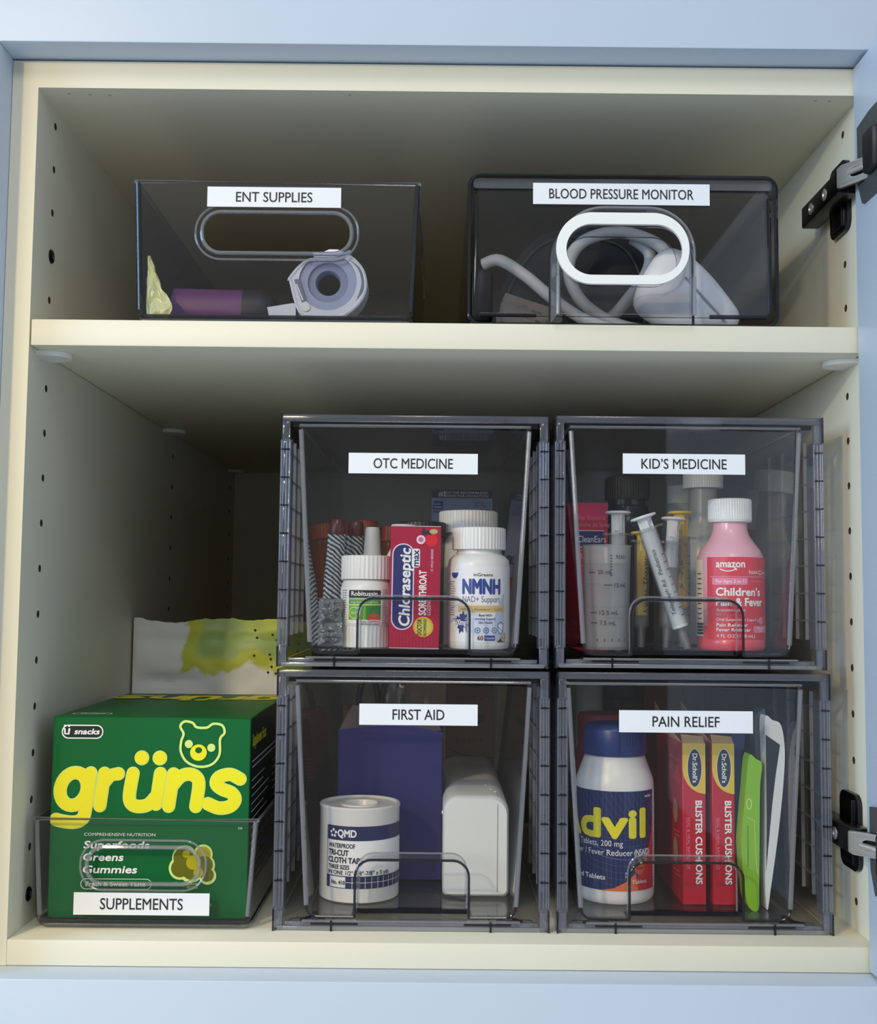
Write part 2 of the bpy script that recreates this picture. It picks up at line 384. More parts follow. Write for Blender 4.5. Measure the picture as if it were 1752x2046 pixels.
# ================================================================== labels cut from paper tape
FONTW = {}
def paper_label(parent, x0, x1, z0, z1, y, body, tw, th, slope=0.0):
    mb = MB(); mb.box(x0, x1, y-.35, y-.05, z0, z1, PAPER)
    cx = (x0+x1)/2; cz = (z0+z1)/2
    Art().text(body, cx, cz-th/2, th, INK, w=tw, al='c', bold=.007).put(mb, on_front(y-.35))
    mb.build('label', parent, 'white paper label reading ' + body)

# ================================================================== open-top clear bins
def bin_body(w0, w1, h, d, t, r, m, edge, slot, foot=2.2, rim=None, slot_m=None):
    """tapered bin: w0 wide at its foot, w1 at its rim; slot = handle hole (x0, z0, x1, z1)"""
    mb = MB(); a = w0/2; b = w1/2; sx = lambda z: a+(b-a)*(z-foot)/(h-foot)
    def front(loop): return [(u*sx(v)/b, v) for u, v in loop]
    outer = front(rrect(-b, foot, b, h, 6, rs=(7, 7, 3, 3)))
    hole = rrect(*slot, (slot[3]-slot[1])/2*.92, n=8) if slot else None
    mb.prism([outer]+([hole] if hole else []), XZ, 0, t, m, edge)
    if hole:
        rm = slot_m or RIM
        mb.tube([(u, t/2, v) for u, v in grow(hole, 1.0)], 1.5, rm, seg=8, closed=True)
        mb.tube([(u, t/2+.4, v) for u, v in grow(hole, 5.5)], .8, rm, seg=6, closed=True)
    mb.prism([outer], XZ, d-t, d, m, edge)
    for s in (-1, 1):
        q = [(s*a, 0+foot+4), (s*b, h), (s*(b-t), h), (s*(a-t), foot+4)]
        mb.prism([q], XZ, t+.05, d-t-.05, m)
    mb.prism([rrect(-a+5, t, a-5, d-t, 3)], XY, foot, foot+t, m, edge)
    # rolled rim, front corners and lower rail
    for s in (-1, 1): mb.tube([(s*(a-1.6), 1.4, foot+7), (s*(b-1.6), 1.4, h-1)], 1.7, rim or edge, seg=8); mb.tube([(s*(a-.5), 2.4, foot+7), (s*(b-.5), 2.4, h-1)], .8, edge, seg=6)
    mb.tube([(-b, 1.2, h), (b, 1.2, h), (b, d-1.2, h), (-b, d-1.2, h)], 1.3, rim or RIM, seg=8, closed=True)
    lo = rrect(-a+1, 1.2, a-1, d-1.2, 6)
    mb.tube([(u, v, foot+2.6) for u, v in lo], 1.5, edge, seg=8, closed=True)
    mb.tube([(u, v, foot+.2) for u, v in grow(lo, -1)], 1.1, rim or RIM, seg=8, closed=True)
    for sx_ in (-1, 1):
        for yy in (9, d-9): mb.box(sx_*(a-16)-7, sx_*(a-16)+7, yy-3, yy+3, 0, foot, RIM, r=.8)
    return mb
t = thing('storage_bin', 'smoke-grey clear bin on the shelf labelled ENT SUPPLIES, with a slot handle', 'bin', (166, 8, 413.6))
bin_body(190, 198, 100, 300, 2.4, 6, SMOKE, SMOKE_E, (-51, 51, 51, 78)).build('bin', t)
paper_label(t, -48.6, 44.4, 82.2, 96.4, 0, 'ENT SUPPLIES', 53, 6.9)

# pull bin with a white oval ring
t = thing('storage_bin', 'smoke-grey clear pull bin labelled BLOOD PRESSURE MONITOR with a white oval ring', 'bin', (406.5, 8, 413.6))
mb = MB(); o = rrect(-108, 0, 108, 108, 9)
i_ = rrect(-103, 5, 103, 103, 6)
mb.prism([o, rrect(-105.5, 2.5, 105.5, 105.5, 7)], XZ, 1, 298, SMOKE); mb.prism([o, rrect(-105.5, 2.5, 105.5, 105.5, 7)], XZ, 0, .9, EDGE); mb.prism([o], XZ, 298, 300, SMOKE, EDGE)
mb.tube([(u, .6, v) for u, v in grow(o, -1.2)], 1.2, EDGE, seg=8, closed=True)
mb.build('casing', t)
mb = MB(); pane = rrect(-102, 7.5, 102, 97, 4); ringh = rrect(-41, 29, 37.5, 64, 17.4, n=10)
mb.prism([pane, ringh], XZ, 1, 3.2, SMOKE, EDGE); mb.prism([rrect(-104, 97.5, 104, 104.5, 2)], XZ, .5, 5, POST, EDGE)
mb.tube([(-102, 1, 92), (-102, 1, 11), (-99, 1, 8), (-60, 1, 8)], 1.5, EDGE, seg=8); mb.tube([(102, 1, 92), (102, 1, 11), (99, 1, 8), (60, 1, 8)], 1.5, EDGE, seg=8)
# arched funnel that carries the ring
arch = [(-50.5, 2)]+[(u, v) for u, v in rrect(-50.5, 20, 48.5, 80, 33, n=10, rs=(0, 0, 33, 33)) if v > 21][::-1]+[(48.5, 2)]
arch2 = [(-48, 4.4)]+[(u, v) for u, v in rrect(-48, 20, 46, 77.6, 31, n=10, rs=(0, 0, 31, 31)) if v > 21][::-1]+[(46, 4.4)]
A0 = [Vector((u*.93, -20, 38+(v-38)*.94)) for u, v in arch]; A1 = [Vector((u, 0.8, v)) for u, v in arch]
n = len(arch); A0i = [Vector((u*.93, -20, 38+(v-38)*.94)) for u, v in arch2]; A1i = [Vector((u, .8, v)) for u, v in arch2]
mb.add(A0+A1, [(k, k+1, n+k+1, n+k) for k in range(n-1)], RIM, True); mb.add(A0i+A1i, [(k, k+1, n+k+1, n+k) for k in range(n-1)], SMOKE, True)
mb.tube(A1, 1.0, EDGE, seg=6); mb.tube(A0, .9, RIM, seg=6)
mb.prism([[(p.x, p.z) for p in A0], ringh], XZ, -20.5, -19, SMOKE, RIM)
for x in (-47, 45): mb.tube([(x, -19, 4), (x, -19, 30)], 1.4, RIM, seg=8)
mb.build('front', t)
mb = MB(); mb.prism([rrect(-48.7, 23.7, 41, 72.8, 24.4, n=14), rrect(-41.9, 29.9, 36.3, 64.9, 17.3, n=14)], XZ, -23.5, -20.6, WHITE); mb.build('handle_ring', t, 'white oval handle ring')
paper_label(t, -62.5, 60.5, 86.5, 101.6, 0.4, 'BLOOD PRESSURE MONITOR', 100.5, 6.9)

t = thing('storage_bin', 'low clear bin labelled SUPPLEMENTS on the cabinet floor at the left', 'bin', (82.6, 25, 0.1))
bin_body(144.5, 153, 73, 232, 2.0, 6, CLEAR, SMOKE_E, (-38.5, 31, 36, 53.5), rim=RIM).build('bin', t)
paper_label(t, -47.2, 44.9, 9.6, 24.4, -0.2, 'SUPPLEMENTS', 56, 7.3)

# ================================================================== four stacking drawers
def drawer_casing(w=188, h=176, d=365):
    a = w/2; mb = MB(); t = 2.2
    mb.box(-a, a, 3, d, h-t, h-.1, CASE); mb.box(-a+3, a-3, 3, d, 2.2, 4.2, CASE); mb.box(-a, a, d-t, d, 4, h-t, BACK)
    for s in (-1, 1):
        x = s*a; q = lambda x0, x1: (min(x0, x1), max(x0, x1))
        mb.box(*q(x, x-s*t), 10, d-t-.1, 4, h-t-.1, CASE)
        # front post: a clear channel with segments
        seg = [(0, 13), (14, 33)]+[(33.6+19.6*k, 33+19.6*(k+1)) for k in range(6)]+[(151.5, 158)]
        mb.box(*q(x, x-s*2), 0, 9, 0, h-.5, POST)
        mb.box(*q(x-s*6.6, x-s*7.6), 0, 12, 14, h-18, POST)
        for z0, z1 in seg: mb.box(*q(x-s*2.1, x-s*6.5), 1.2, 4.5, z0+.4, z1, POST, r=.5)
        mb.box(*q(x-s*1.0, x-s*6.6), -.4, 4, h-19, h-5, POST, r=.8); mb.box(*q(x-s*1.2, x-s*6.8), -.4, 4, 1.5, 15.5, POST, r=.8)
        mb.box(*q(x, x-s*.9), -.6, 6, 0, 14, EDGE); mb.box(*q(x, x-s*.9), -.6, 6, h-18, h, EDGE)
        for dx in (.7, 2.1, 4.2, 6.5): mb.tube([(x-s*dx, .7, 15.6), (x-s*dx, .7, h-19)], .28 if dx != 4.2 else .2, RIM, seg=6)  # thin pale tubes drawn as the bright highlight lines on the post
        # ribs on the inner side wall
        for k in range(7):
            z = 33.3+19.6*k
            mb.box(*q(x-s*t, x-s*6), 10, 13, z, z+.9, RIM); mb.box(*q(x-s*t, x-s*4.4), 13, 118, z, z+1.0, RIM)
            mb.box(*q(x-s*.6, x-s*6.4), -.3, 1, z-.4, z+.5, EDGE)
        for yy in (30, 52, 84, 118): mb.box(*q(x-s*t, x-s*4.6), yy, yy+1.1, 20, h-14, RIM)
        # corner foot with a round boss
        mb.lathe([(7, 0), (7, 1.5), (5.5, 3), (3, 3.4), (0, 3.4)], RIM, c=(s*(a-16), 9, 2.2), seg=24)
        mb.prism([[(s*(a-36), 5), (s*(a-30), 12), (s*(a-29), 24), (s*(a-25), 24), (s*(a-24), 12), (s*(a-18), 5)]], XY, 4.2, 7.0, CASE, EDGE)
        mb.tube([(s*(a-40), 1, 5), (s*(a-40), 40, 5)], .8, RIM, seg=6)
        mb.box(*q(s*(a-40.6), s*(a-39.2)), -.3, 1.2, 0, 7, EDGE)
    # front rails
    mb.box(-a, a, 0, 5, h-5.2, h-.2, POST, r=.8); mb.box(-a+8, a-8, 1, 4, h-8.4, h-5.6, EDGE)
    mb.box(-a+8, a-8, .2, 4, 3.4, 6.2, POST, r=.6); mb.box(-a+20, a-20, 0, 3, 6.2, 7.2, RIM); mb.box(-a+3, a-3, .4, 5, .2, 3.2, RIM, r=.8)
    mb.box(-a+26, -a+58, -.1, .6, 4.2, 5.6, EDGE); mb.box(a-58, a-26, -.1, .6, 4.2, 5.6, EDGE)
    mb.box(-a, a, d-4, d, h-6, h-.2, RIM)
    return mb
def drawer_tray():
    mb = MB(); d = 345
    out = [(-80, 168.5)]+[(-67, 9)]; x = lambda z: 71.5+9.3*(z-9)/159.5
    bl = [( -x(9)+8-8*cos(RAD(k*15)), 9+8-8*sin(RAD(k*15))) for k in range(7)]
    br = [(-u, v) for u, v in bl[::-1]]
    n0, n1, nt_, r = -38.4, 39.2, 47.5, 11
    notch = [(n0, 9)]+[(n0+r-r*cos(RAD(k*15)), nt_-r+r*sin(RAD(k*15))) for k in range(7)]+[(n1-r+r*sin(RAD(k*15)), nt_-r+r*cos(RAD(k*15))) for k in range(7)]+[(n1, 9)]
    tl = [(-x(168.5), 165.5), (-x(168.5)+1, 167.6), (-x(168.5)+3, 168.5)]; tr_ = [(-u, v) for u, v in tl[::-1]]
    loop = [p for p in tl[::-1]][::-1][::-1]
    outline = tl[::-1]+bl+notch+br+tr_
    mb.prism([outline], XZ, 0, 2.4, TRAY, EDGE)
    # recessed grip behind the notch
    k = len(notch); A = [Vector((u, 2.3, v)) for u, v in notch]; B = [Vector((u*.97, 14, 9+(v-9)*1.05)) for u, v in notch]
    ni = grow(notch[::-1], -1.6)[::-1]; Ai = [Vector((u, 2.3, v)) for u, v in ni]; Bi = [Vector((u*.97, 14, 9+(v-9)*1.05)) for u, v in ni]
    mb.add(A+B, [(i, i+1, k+i+1, k+i) for i in range(k-1)], TRAY, True); mb.add(Ai+Bi, [(i, i+1, k+i+1, k+i) for i in range(k-1)], TRAY, True)
    mb.prism([[(p.x, p.z) for p in B]], XZ, 14, 15.4, TRAY, RIM)
    mb.tube([Vector((p.x, .6, p.z)) for p in A], .95, EDGE, seg=6); mb.tube(B, .7, RIM, seg=6)
    mb.box(n0+1, n1-1, 12, 15.4, 9, 12.2, EDGE)
    mb.prism([outline_back()], XZ, d-2.2, d, BACK, RIM)
    for s in (-1, 1):
        q = [(s*x(14), 14), (s*x(168.5), 168.5), (s*(x(168.5)-2), 168.5), (s*(x(14)-2), 14)]
        mb.prism([q], XZ, 2.5, d-2.3, TRAY)
        mb.tube([(s*x(168.5), 1.5, 168.3), (s*x(168.5), d-1, 168.3)], 1.4, RIM, seg=6)
        mb.tube([(s*(x(17)-.6), 1.6, 17), (s*(x(165)-.6), 1.6, 165)], 1.7, RIM, seg=8)
    mb.tube([(-x(168.5), 1.2, 168.0), (x(168.5), 1.2, 168.0)], 1.1, RIM, seg=8)
    mb.tube([(u, 1.2, v+.4) for u, v in bl]+[(n0-.6, 1.2, 9.2)], .9, EDGE, seg=6); mb.tube([(n1+.6, 1.2, 9.2)]+[(u, 1.2, v+.4) for u, v in br], .9, EDGE, seg=6)
    mb.box(-70, n0-2, 2.5, 15.4, 9.2, 11, TRAY); mb.box(n1+2, 70, 2.5, 15.4, 9.2, 11, TRAY); mb.box(-70, 70, 15.5, d-2.3, 9.2, 11, TRAY)
    return mb
def outline_back():
    x = lambda z: 71+9.3*(z-9)/159.5
    return [(-x(9), 9), (x(9), 9), (x(168), 168), (-x(168), 168)]
GRP = 'clear stacking drawers'
specs = [('first-aid', 'bottom left clear stacking drawer labelled FIRST AID', (264.2, 25, .1), (-37, 44.3, 138.6, 153), 'FIRST AID', 35.5),
         ('otc', 'top left clear stacking drawer labelled OTC MEDICINE', (263.4, 25, 177.8), (-46.2, 44, 134.4, 148.8), 'OTC MEDICINE', 55.3),
         ('pain', 'bottom right clear stacking drawer labelled PAIN RELIEF', (457.2, 25, .1), (-51.5, 40.4, 135.2, 150.2), 'PAIN RELIEF', 46),
         ('kid', "top right clear stacking drawer labelled KID'S MEDICINE", (455.3, 25, 178.6), (-46.6, 38.9, 135.2, 149.4), 'KID\u2019S MEDICINE', 59.5)]
first = None
for _, lab, loc, (x0, x1, z0, z1), body, tw in specs:
    if first is None:
        root = thing('stacking_drawer', lab, 'drawer', loc, group=GRP); first = root
        parts = [drawer_casing().build('casing', root), drawer_tray().build('drawer', root)]
    else:
        root = first.copy(); COL.objects.link(root); root.location = tuple(c*MM for c in loc); root['label'] = lab
        for p in parts: c = p.copy(); COL.objects.link(c); c.parent = root; c.location.x = {'pain': -6.2, 'kid': -2.6}.get(_, 0)*MM*(p.name.startswith('drawer'))
    paper_label(root, x0, x1, z0, z1, -.1, body, tw, 6.9)
FU = 189.9     # floor of the upper trays
FUK = 190.7
FL = 11.3      # floor of the lower trays

# ================================================================== ENT bin contents (bin floor z = 418)
ZB = 418.3
t = thing('tape_dispenser', 'white tape dispenser with a pale lilac roll, standing in the ENT SUPPLIES bin', 'tape dispenser', (202, 14, ZB))
hx = lambda px, pz: (px-202, pz-422.6+.4)
body = [hx(*p) for p in [(181.5, 427), (193, 423.6), (207, 422.4), (218, 427.5), (226, 436.3), (229, 446), (227.5, 456), (223, 463), (216, 468.2), (204.5, 466.2), (190, 466), (181.9, 461.5), (174.2, 452), (174.6, 449)]]
body = [(p.x, p.y) for p in spline([(a, b) for a, b in body], 4, True)]
mb = MB(); mb.prism([body, circ(-.5, 26.8, 20.3, 40)], XZ, 0, 19, C('cool_white_plastic', (226, 230, 240), rough=.35))
mb.tube([(u, 0.3, v) for u, v in grow(body, -1.2)], 1.0, C('cool_white_plastic', (0, 0, 0)), seg=8, closed=True)
mb.prism([[(-24, 28), (-20.5, 28.6), (-15.6, 13), (-18.3, 12)]], XZ, -.4, .5, C('slot_grey', (120, 126, 145), rough=.5))
mb.prism([[(-22.6, 24.6), (-21.6, 24.8), (-17.0, 13.4), (-18, 13.2)]], XZ, -.8, -.3, WHITE)
mb.lathe([(0, -.5), (2.6, -.5), (3, 0), (3, .8), (0, .8)], WHITE, X=Matrix.Translation((-15.5, -.2, 8.5)) @ Matrix.Rotation(pi/2, 4, 'X'), seg=20)
mb.prism([[(p.x, p.y) for p in spline([(14, 43), (20.5, 36), (23, 27), (21.5, 19), (19.4, 13.6)], 5)]+[(p.x, p.y) for p in spline([(19.4, 13.6), (24, 20), (25.2, 27), (22.5, 36), (14, 43)], 5)][1:-1]], XZ, -.3, .4, C('slot_grey', (0, 0, 0)))
mb.build('housing', t)
LIL = C('lilac_tape', (166, 174, 204), rough=.45)
mb = MB(); mb.lathe([(20.2, 2), (20.2, 17), (14.2, 17), (13.4, 12), (13.4, 6), (14.2, 2)], LIL, X=Matrix.Translation((-.5, 0, 26.8)) @ Matrix.Rotation(-pi/2, 4, 'X'), closed=True)
mb.lathe([(14.2, 4), (14.2, 16), (9, 16), (8, 13), (8, 7), (9, 4)], C('lilac_core', (140, 148, 178), rough=.5), X=Matrix.Translation((-.5, 0, 26.8)) @ Matrix.Rotation(-pi/2, 4, 'X'), closed=True)
mb.build('tape_roll', t, 'pale lilac tape roll')
mb = MB(); mb.prism([[(-10, 45.6), (8, 45.4), (13, 46.6), (15.4, 48.8), (14.4, 49.4), (9.5, 46.9), (-1, 47.4), (-11.5, 47.6)]], XZ, -1, 18, C('tape_tail', (196, 204, 224), rough=.35))
mb.prism([[(-7, 47.8), (8, 47.4), (11, 48.5), (6, 50.8), (0, 50.9)]], XZ, 3, 18, C('cool_white_plastic', (0, 0, 0)))
mb.build('lid', t)
mb = MB(); q = [(-43, 9.4), (-25, 12.5), (-23, 12), (-23, .6), (-41, .2)]
mb.prism([q], XZ, 4, 16, C('cool_white_plastic', (0, 0, 0))); mb.build('tab', t)

PURP = C('purple_plastic', (112, 62, 118), rough=.4, grain=.08, scale=120)
t = thing('tube', 'dark purple tube with a black cap lying in the ENT SUPPLIES bin', 'tube', (88, 46, ZB), (0, 1, 0))
mb = MB(); sec = rrect(-13, 0, 13, 29, 12); mb.prism([sec], lambda u, v, q: (q, u, v+.1), 0, 52, PURP, smooth=True)
mb.build('barrel', t)
mb = MB(); rows = [(50, 1.02), (58, 1.03), (64, 1.0), (69, .92), (73, .75), (75.5, .5), (76.5, .2)]; vs = []; n = len(sec)
for x, k in rows: vs += [(x, u*k, 13*(1-k)*.35+v*k) for u, v in sec]
mb.add(vs, [(i*n+j, i*n+(j+1) % n, (i+1)*n+(j+1) % n, (i+1)*n+j) for i in range(len(rows)-1) for j in range(n)]+[tuple(range(n)), tuple(range((len(rows)-1)*n, len(rows)*n))], C('black_cap', (42, 40, 46), rough=.45), True)
mb.build('cap', t)
def crumple(w, h, d, seed, m, n=18, amp=1.0, crease=.5, fold=None):
    """crumpled packet: a closed pillow with sharp random creases"""
    rnd = random.Random(seed); vs = []; fs = []
    for s in (0, 1):
        for i in range(n+1):
            for j in range(n+1):
                u = i/n; v = j/n; e = (4*u*(1-u))**.5*(4*v*(1-v))**.5
                q = Vector((u*4+seed*3.1, v*5+s*7, seed)); k = noise.noise(q)*.5+abs(noise.noise(q*2.2))*crease
                vs.append((w*(u-.5)+amp*noise.noise(q*1.3)*w*.06, (1 if s else -1)*d*.5*e*(.6+k)+amp*d*.25*noise.noise(q*.7)*(0.3+e), h*v+amp*noise.noise(q*1.7)*h*.03))
    m_ = (n+1)*(n+1)
    for s in (0, 1):
        for i in range(n):
            for j in range(n):
                a = s*m_+i*(n+1)+j; fs.append((a, a+1, a+n+2, a+n+1))
    edge = [(i, 0) for i in range(n)]+[(n, j) for j in range(n)]+[(i, n) for i in range(n, 0, -1)]+[(0, j) for j in range(n, 0, -1)]
    for (a, b), (c, d_) in zip(edge, edge[1:]+edge[:1]):
        fs.append((a*(n+1)+b, c*(n+1)+d_, m_+c*(n+1)+d_, m_+a*(n+1)+b))
    return MB().add(vs, fs, m, True)
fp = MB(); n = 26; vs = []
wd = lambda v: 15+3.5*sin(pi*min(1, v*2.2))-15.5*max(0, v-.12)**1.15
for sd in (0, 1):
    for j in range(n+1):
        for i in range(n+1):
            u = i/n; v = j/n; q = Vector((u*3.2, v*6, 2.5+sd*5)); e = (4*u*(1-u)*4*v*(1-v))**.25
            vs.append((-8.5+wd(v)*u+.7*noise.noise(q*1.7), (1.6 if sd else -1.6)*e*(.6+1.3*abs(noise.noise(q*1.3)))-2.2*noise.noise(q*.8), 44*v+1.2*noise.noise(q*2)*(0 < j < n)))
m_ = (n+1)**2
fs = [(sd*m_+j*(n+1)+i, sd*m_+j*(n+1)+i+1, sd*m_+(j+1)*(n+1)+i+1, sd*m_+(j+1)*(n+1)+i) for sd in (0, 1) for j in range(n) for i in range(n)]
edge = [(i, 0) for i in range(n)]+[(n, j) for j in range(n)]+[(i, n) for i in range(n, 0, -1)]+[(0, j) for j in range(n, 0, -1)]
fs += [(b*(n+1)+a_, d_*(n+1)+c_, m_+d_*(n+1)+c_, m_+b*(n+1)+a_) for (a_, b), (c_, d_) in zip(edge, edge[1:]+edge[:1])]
fp.add(vs, fs, C('pale_lime_glint', (246, 252, 186), rough=.3, spec=.9), True)  # crumpled wrapper whose bright lime colour stands in for the lamp's glint
single(fp, 'foil_packet', 'pale lime wrapper, coloured like a lamp glint, standing in the left corner of the ENT SUPPLIES bin', 'packet', (83.5, 17, ZB+.8), (0, 0, 4), sharp=30)

# ================================================================== blood pressure bin contents (bin floor z = 419)
ZP = 416.5
HOSE = C('grey_rubber_hose', (200, 202, 204), rough=.45)
CUFF = C('black_cuff_fabric', (40, 43, 45), rough=.75, bump=.3, scale=400)
t = thing('blood_pressure_cuff', 'rolled black cuff with grey rubber hoses in the BLOOD PRESSURE MONITOR bin', 'blood pressure cuff', (375, 110, ZP))
mb = MB(); roll = [(p.x, p.y) for p in spline([(-52, 12), (-44, 56), (-18, 88), (18, 94), (54, 84), (70, 50), (66, 10), (0, 1)], 6, True)]
mb.prism([roll], XZ, -18, 60, CUFF, smooth=True)
mb.tube([(u*.86, -18.5, v*.86+6) for u, v in roll], 1.3, C('cuff_seam', (62, 66, 68), rough=.6), seg=6, closed=True); mb.build('cuff', t)
mb = MB(); mb.box(-72, -54, -12, 10, 22, 66, BLACKP, r=6); mb.build('connector', t)
hp = lambda l, dz=0: [(x-375, y-110, z-ZP+dz) for x, y, z in l]
MB().tube(spline(hp([(312, 66, 474), (323.6, 60, 475.5), (341.8, 52, 462), (360, 50, 446), (382, 48, 430), (405, 47, 421.3)]), 8), 4.4, HOSE, seg=14).build('hose', t)
MB().tube(spline(hp([(440, 57, 421.5), (408, 60, 429), (383, 60, 447), (375, 61, 472), (386, 62, 491), (413, 64, 499), (440, 64, 491), (450, 62, 478)]), 8), 4.6, HOSE, seg=14).build('hose', t)
MB().tube(spline(hp([(399, 72, 421.5), (404, 74, 431), (417, 74, 446), (434, 74, 469), (437, 73, 486), (425, 76, 498)]), 8), 4.6, HOSE, seg=14).build('hose', t)
WF = C('white_soft_vinyl', (240, 242, 247), rough=.5)
t = MB(); pl = [(p.x, p.y) for p in spline([(-42, 20), (-27.5, 53), (-12, 58.5), (7.5, 44.5), (27, 20.5), (32, 10), (27, 1.4), (7.5, .4), (-20, 2)], 6, True)]
n = len(pl); rows = [(-11, .72), (-9, .9), (-4, 1), (4, 1), (9, .9), (11, .7)]; vs = []
for y, k in rows: vs += [(-5+(u+5)*k, y, 26+(v-26)*k if k < 1 else v) for u, v in pl]
t.add(vs, [(i*n+j, i*n+(j+1) % n, (i+1)*n+(j+1) % n, (i+1)*n+j) for i in range(5) for j in range(n)]+[tuple(range(n)), tuple(range(5*n, 6*n))], WF, True)
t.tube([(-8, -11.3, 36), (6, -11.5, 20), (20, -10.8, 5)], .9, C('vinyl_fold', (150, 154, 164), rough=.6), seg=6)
single(t, 'air_bulb', 'smooth white rounded pouch beside the ring in the BLOOD PRESSURE MONITOR bin', 'pouch', (460, 31, ZP))
single(crumple(44, 22, 5, 9, C('taupe_card', (112, 106, 100), rough=.7), n=12, crease=1.2), 'leaflet', 'crumpled taupe leaflet at the left in the BLOOD PRESSURE MONITOR bin', 'leaflet', (341, 40, ZP+.6), (14, 18, 0), sharp=25)

# ================================================================== bottle helpers
def rot_profile(pts): return pts
def bottle_body(mb, prof, m, **k): return mb.lathe(prof, m, **k)
def label_shell(mb, r, z0, z1, m, a0=-180, a1=180, off=.18):
    n = max(8, int((a1-a0)/5)); vs = []
    for k in range(n+1):
        a = RAD(a0+(a1-a0)*k/n); vs += [((r+off)*sin(a), -(r+off)*cos(a), z0), ((r+off)*sin(a), -(r+off)*cos(a), z1)]
    return mb.add(vs, [(2*k, 2*k+2, 2*k+3, 2*k+1) for k in range(n)], m, True)

# ================================================================== OTC drawer contents
# cough tablets, ribbed cap at both ends
t = thing('pill_bottle', 'small white ribbed pill bottle with a green and black label, behind the OTC MEDICINE front', 'bottle', (228.2, 67, FU))
MB().lathe([(0, 0), (16.8, 0), (17.3, 1.5), (17.3, 14), (18.4, 16), (18.4, 43), (17.4, 46.5), (16, 48.6), (0, 48.6)], WHITE).build('body', t)
mb = MB(); mb.gear(18.2, .5, 36, 0.6, 15, WHITE, top=.6); mb.build('base', t)
MB().gear(18.4, .55, 36, 49, 66.3, WHITE).build('cap', t)
mb = MB(); label_shell(mb, 18.4, 17.5, 42.5, C('white_print', (0, 0, 0)), -120, 120)
LIME = C('lime_print', (112, 178, 48), rough=.4); GRN = C('mid_green_print', (52, 140, 58), rough=.4)
a = Art(); a.rect(-12.2, 35.5, 12.2, 41.2, INK); a.text('Robitussin', -10, 37.2, 3.0, WHITE2, w=19.5, bold=.02)
a.rect(-12.2, 20, 12.2, 35, LIME); a.rect(-12.2, 31.6, 12.2, 33.6, GRN); a.text('Long-Acting CoughGels', -11, 32.1, 1.2, WHITE2, w=21); a.rect(1, 20, 12.2, 31, GRN)
a.rect(-12.2, 30.3, 12.2, 31.2, C('pale_lime', (205, 228, 120))); a.ring(-7.5, 25, 4.4, .7, C('pale_lime', (0, 0, 0))); a.text('8-Hr', -9.8, 24, 2.2, C('pale_lime', (0, 0, 0)), bold=.02)
a.circ(7, 21.8, 4.6, C('orange_red_print', (214, 82, 42), rough=.4), ry=2.9); a.rect(-12.2, 19.4, 12.2, 20, WHITE2); a.text('20', -2.4, 16.6, 2.6, INK); a.text('COUGH LIQUID', 1.6, 18, 1.2, C('red_print', (204, 32, 40), rough=.35), w=10); a.text('FILLED CAPSULES', 1.6, 16.4, 1.1, INK, w=9)
a.lines(-19, -13.6, [18+k*1.75 for k in range(14)], GREYINK); a.lines(13.4, 19, [18+k*1.55 for k in range(16)], GREYINK)
a.put(mb, on_cyl(18.6), bend=1.4, clip=(-24, 24, 0, 60)); mb.build('label', t, 'green and black printed label')

# lozenge box
def carton(w, d, h, m, side=None):
    mb = MB(); mb.box(-w/2, w/2, 0, d, 0, h, m, r=.5, seg=1)
    return mb
CRIM = C('crimson_card', (176, 16, 62), rough=.32); REDP = C('red_print', (0, 0, 0)); GOLD = C('gold_print', (226, 180, 52), rough=.35)
mb = carton(36, 19, 87.4, CRIM); a = Art()
a.rrect(3.5, 14, 16.5, 76, 0, CRIM)
a.rrect(-16.6, 13.2, -.8, 74.6, 7.6, C('pale_pink_print', (240, 214, 232), rough=.4)); a.rrect(-15.8, 14, -1.6, 73.8, 7, NAVY)
a.rrect(-2.6, 57.6, 3.2, 71, 1.6, WHITE2); a.text('max', 2.4, 58.4, 4.6, NAVY, w=11.6, rot=90, bold=.025)
a.text('Chloraseptic', -3.6, 16.2, 7.4, WHITE2, w=55, rot=90, bold=.028, shear=.12)
a.text('SORE THROAT', 8.0, 24, 5.0, WHITE2, w=31.5, rot=90, bold=.03); a.text('LOZENGES', 11.4, 24, 2.6, C('pale_pink_print', (0, 0, 0)), w=14, rot=90); a.text('15 WILD BERRIES', 12.6, 55, 1.6, C('pale_pink_print', (0, 0, 0)), w=16, rot=90)
a.circ(11, 77.2, 4.4, C('berry_red_print', (228, 30, 48), rough=.35)); a.ring(3.6, 77.5, 3.2, 1.4, C('pale_pink_print', (0, 0, 0))); a.circ(3.6, 77.5, 1.8, C('berry_pink', (196, 120, 150)))
for k in range(9): a.circ(4.6+1.6*(k % 4)+random.random(), 81.8+1.5*(k//4), 1.0, C('blackberry', (58, 22, 44)))
a.circ(12.6, 83.4, 3, C('melon_print', (190, 180, 110)), ry=1.8)
a.circ(6.4, 15.6, 7.2, GOLD); a.circ(6.4, 15.6, 5.6, C('gold_pale', (214, 206, 90))); a.text('DOCTOR', 5.2, 9.8, 3.0, INK, w=11.2, rot=90, bold=.03); a.text('RECOMMENDED', 8.6, 9.4, 2.0, INK, w=11.8, rot=90, bold=.02)
for k in range(14): a.rect(-16.5+2.4*k, 2, -16.25+2.4*k, 12-random.random()*4, C('rose_print', (206, 60, 96)))
a.stroke([(-17.6, .5), (17.6, .5)], .4, C('pale_pink_print', (0, 0, 0))); a.stroke([(-17.6, 87), (17.6, 87)], .4, C('pale_pink_print', (0, 0, 0)))
a.put(mb, on_front(0))
b = Art(); b.lines(1, 17, [6+k*2.4 for k in range(32)], GREYINK); b.put(mb, lambda u, v, o: (18+o, u, v))
single(mb, 'lozenge_box', 'tall crimson lozenge box with a navy panel, standing in the OTC MEDICINE drawer', 'box', (263.7, 46, FU), (0, .5, 0))

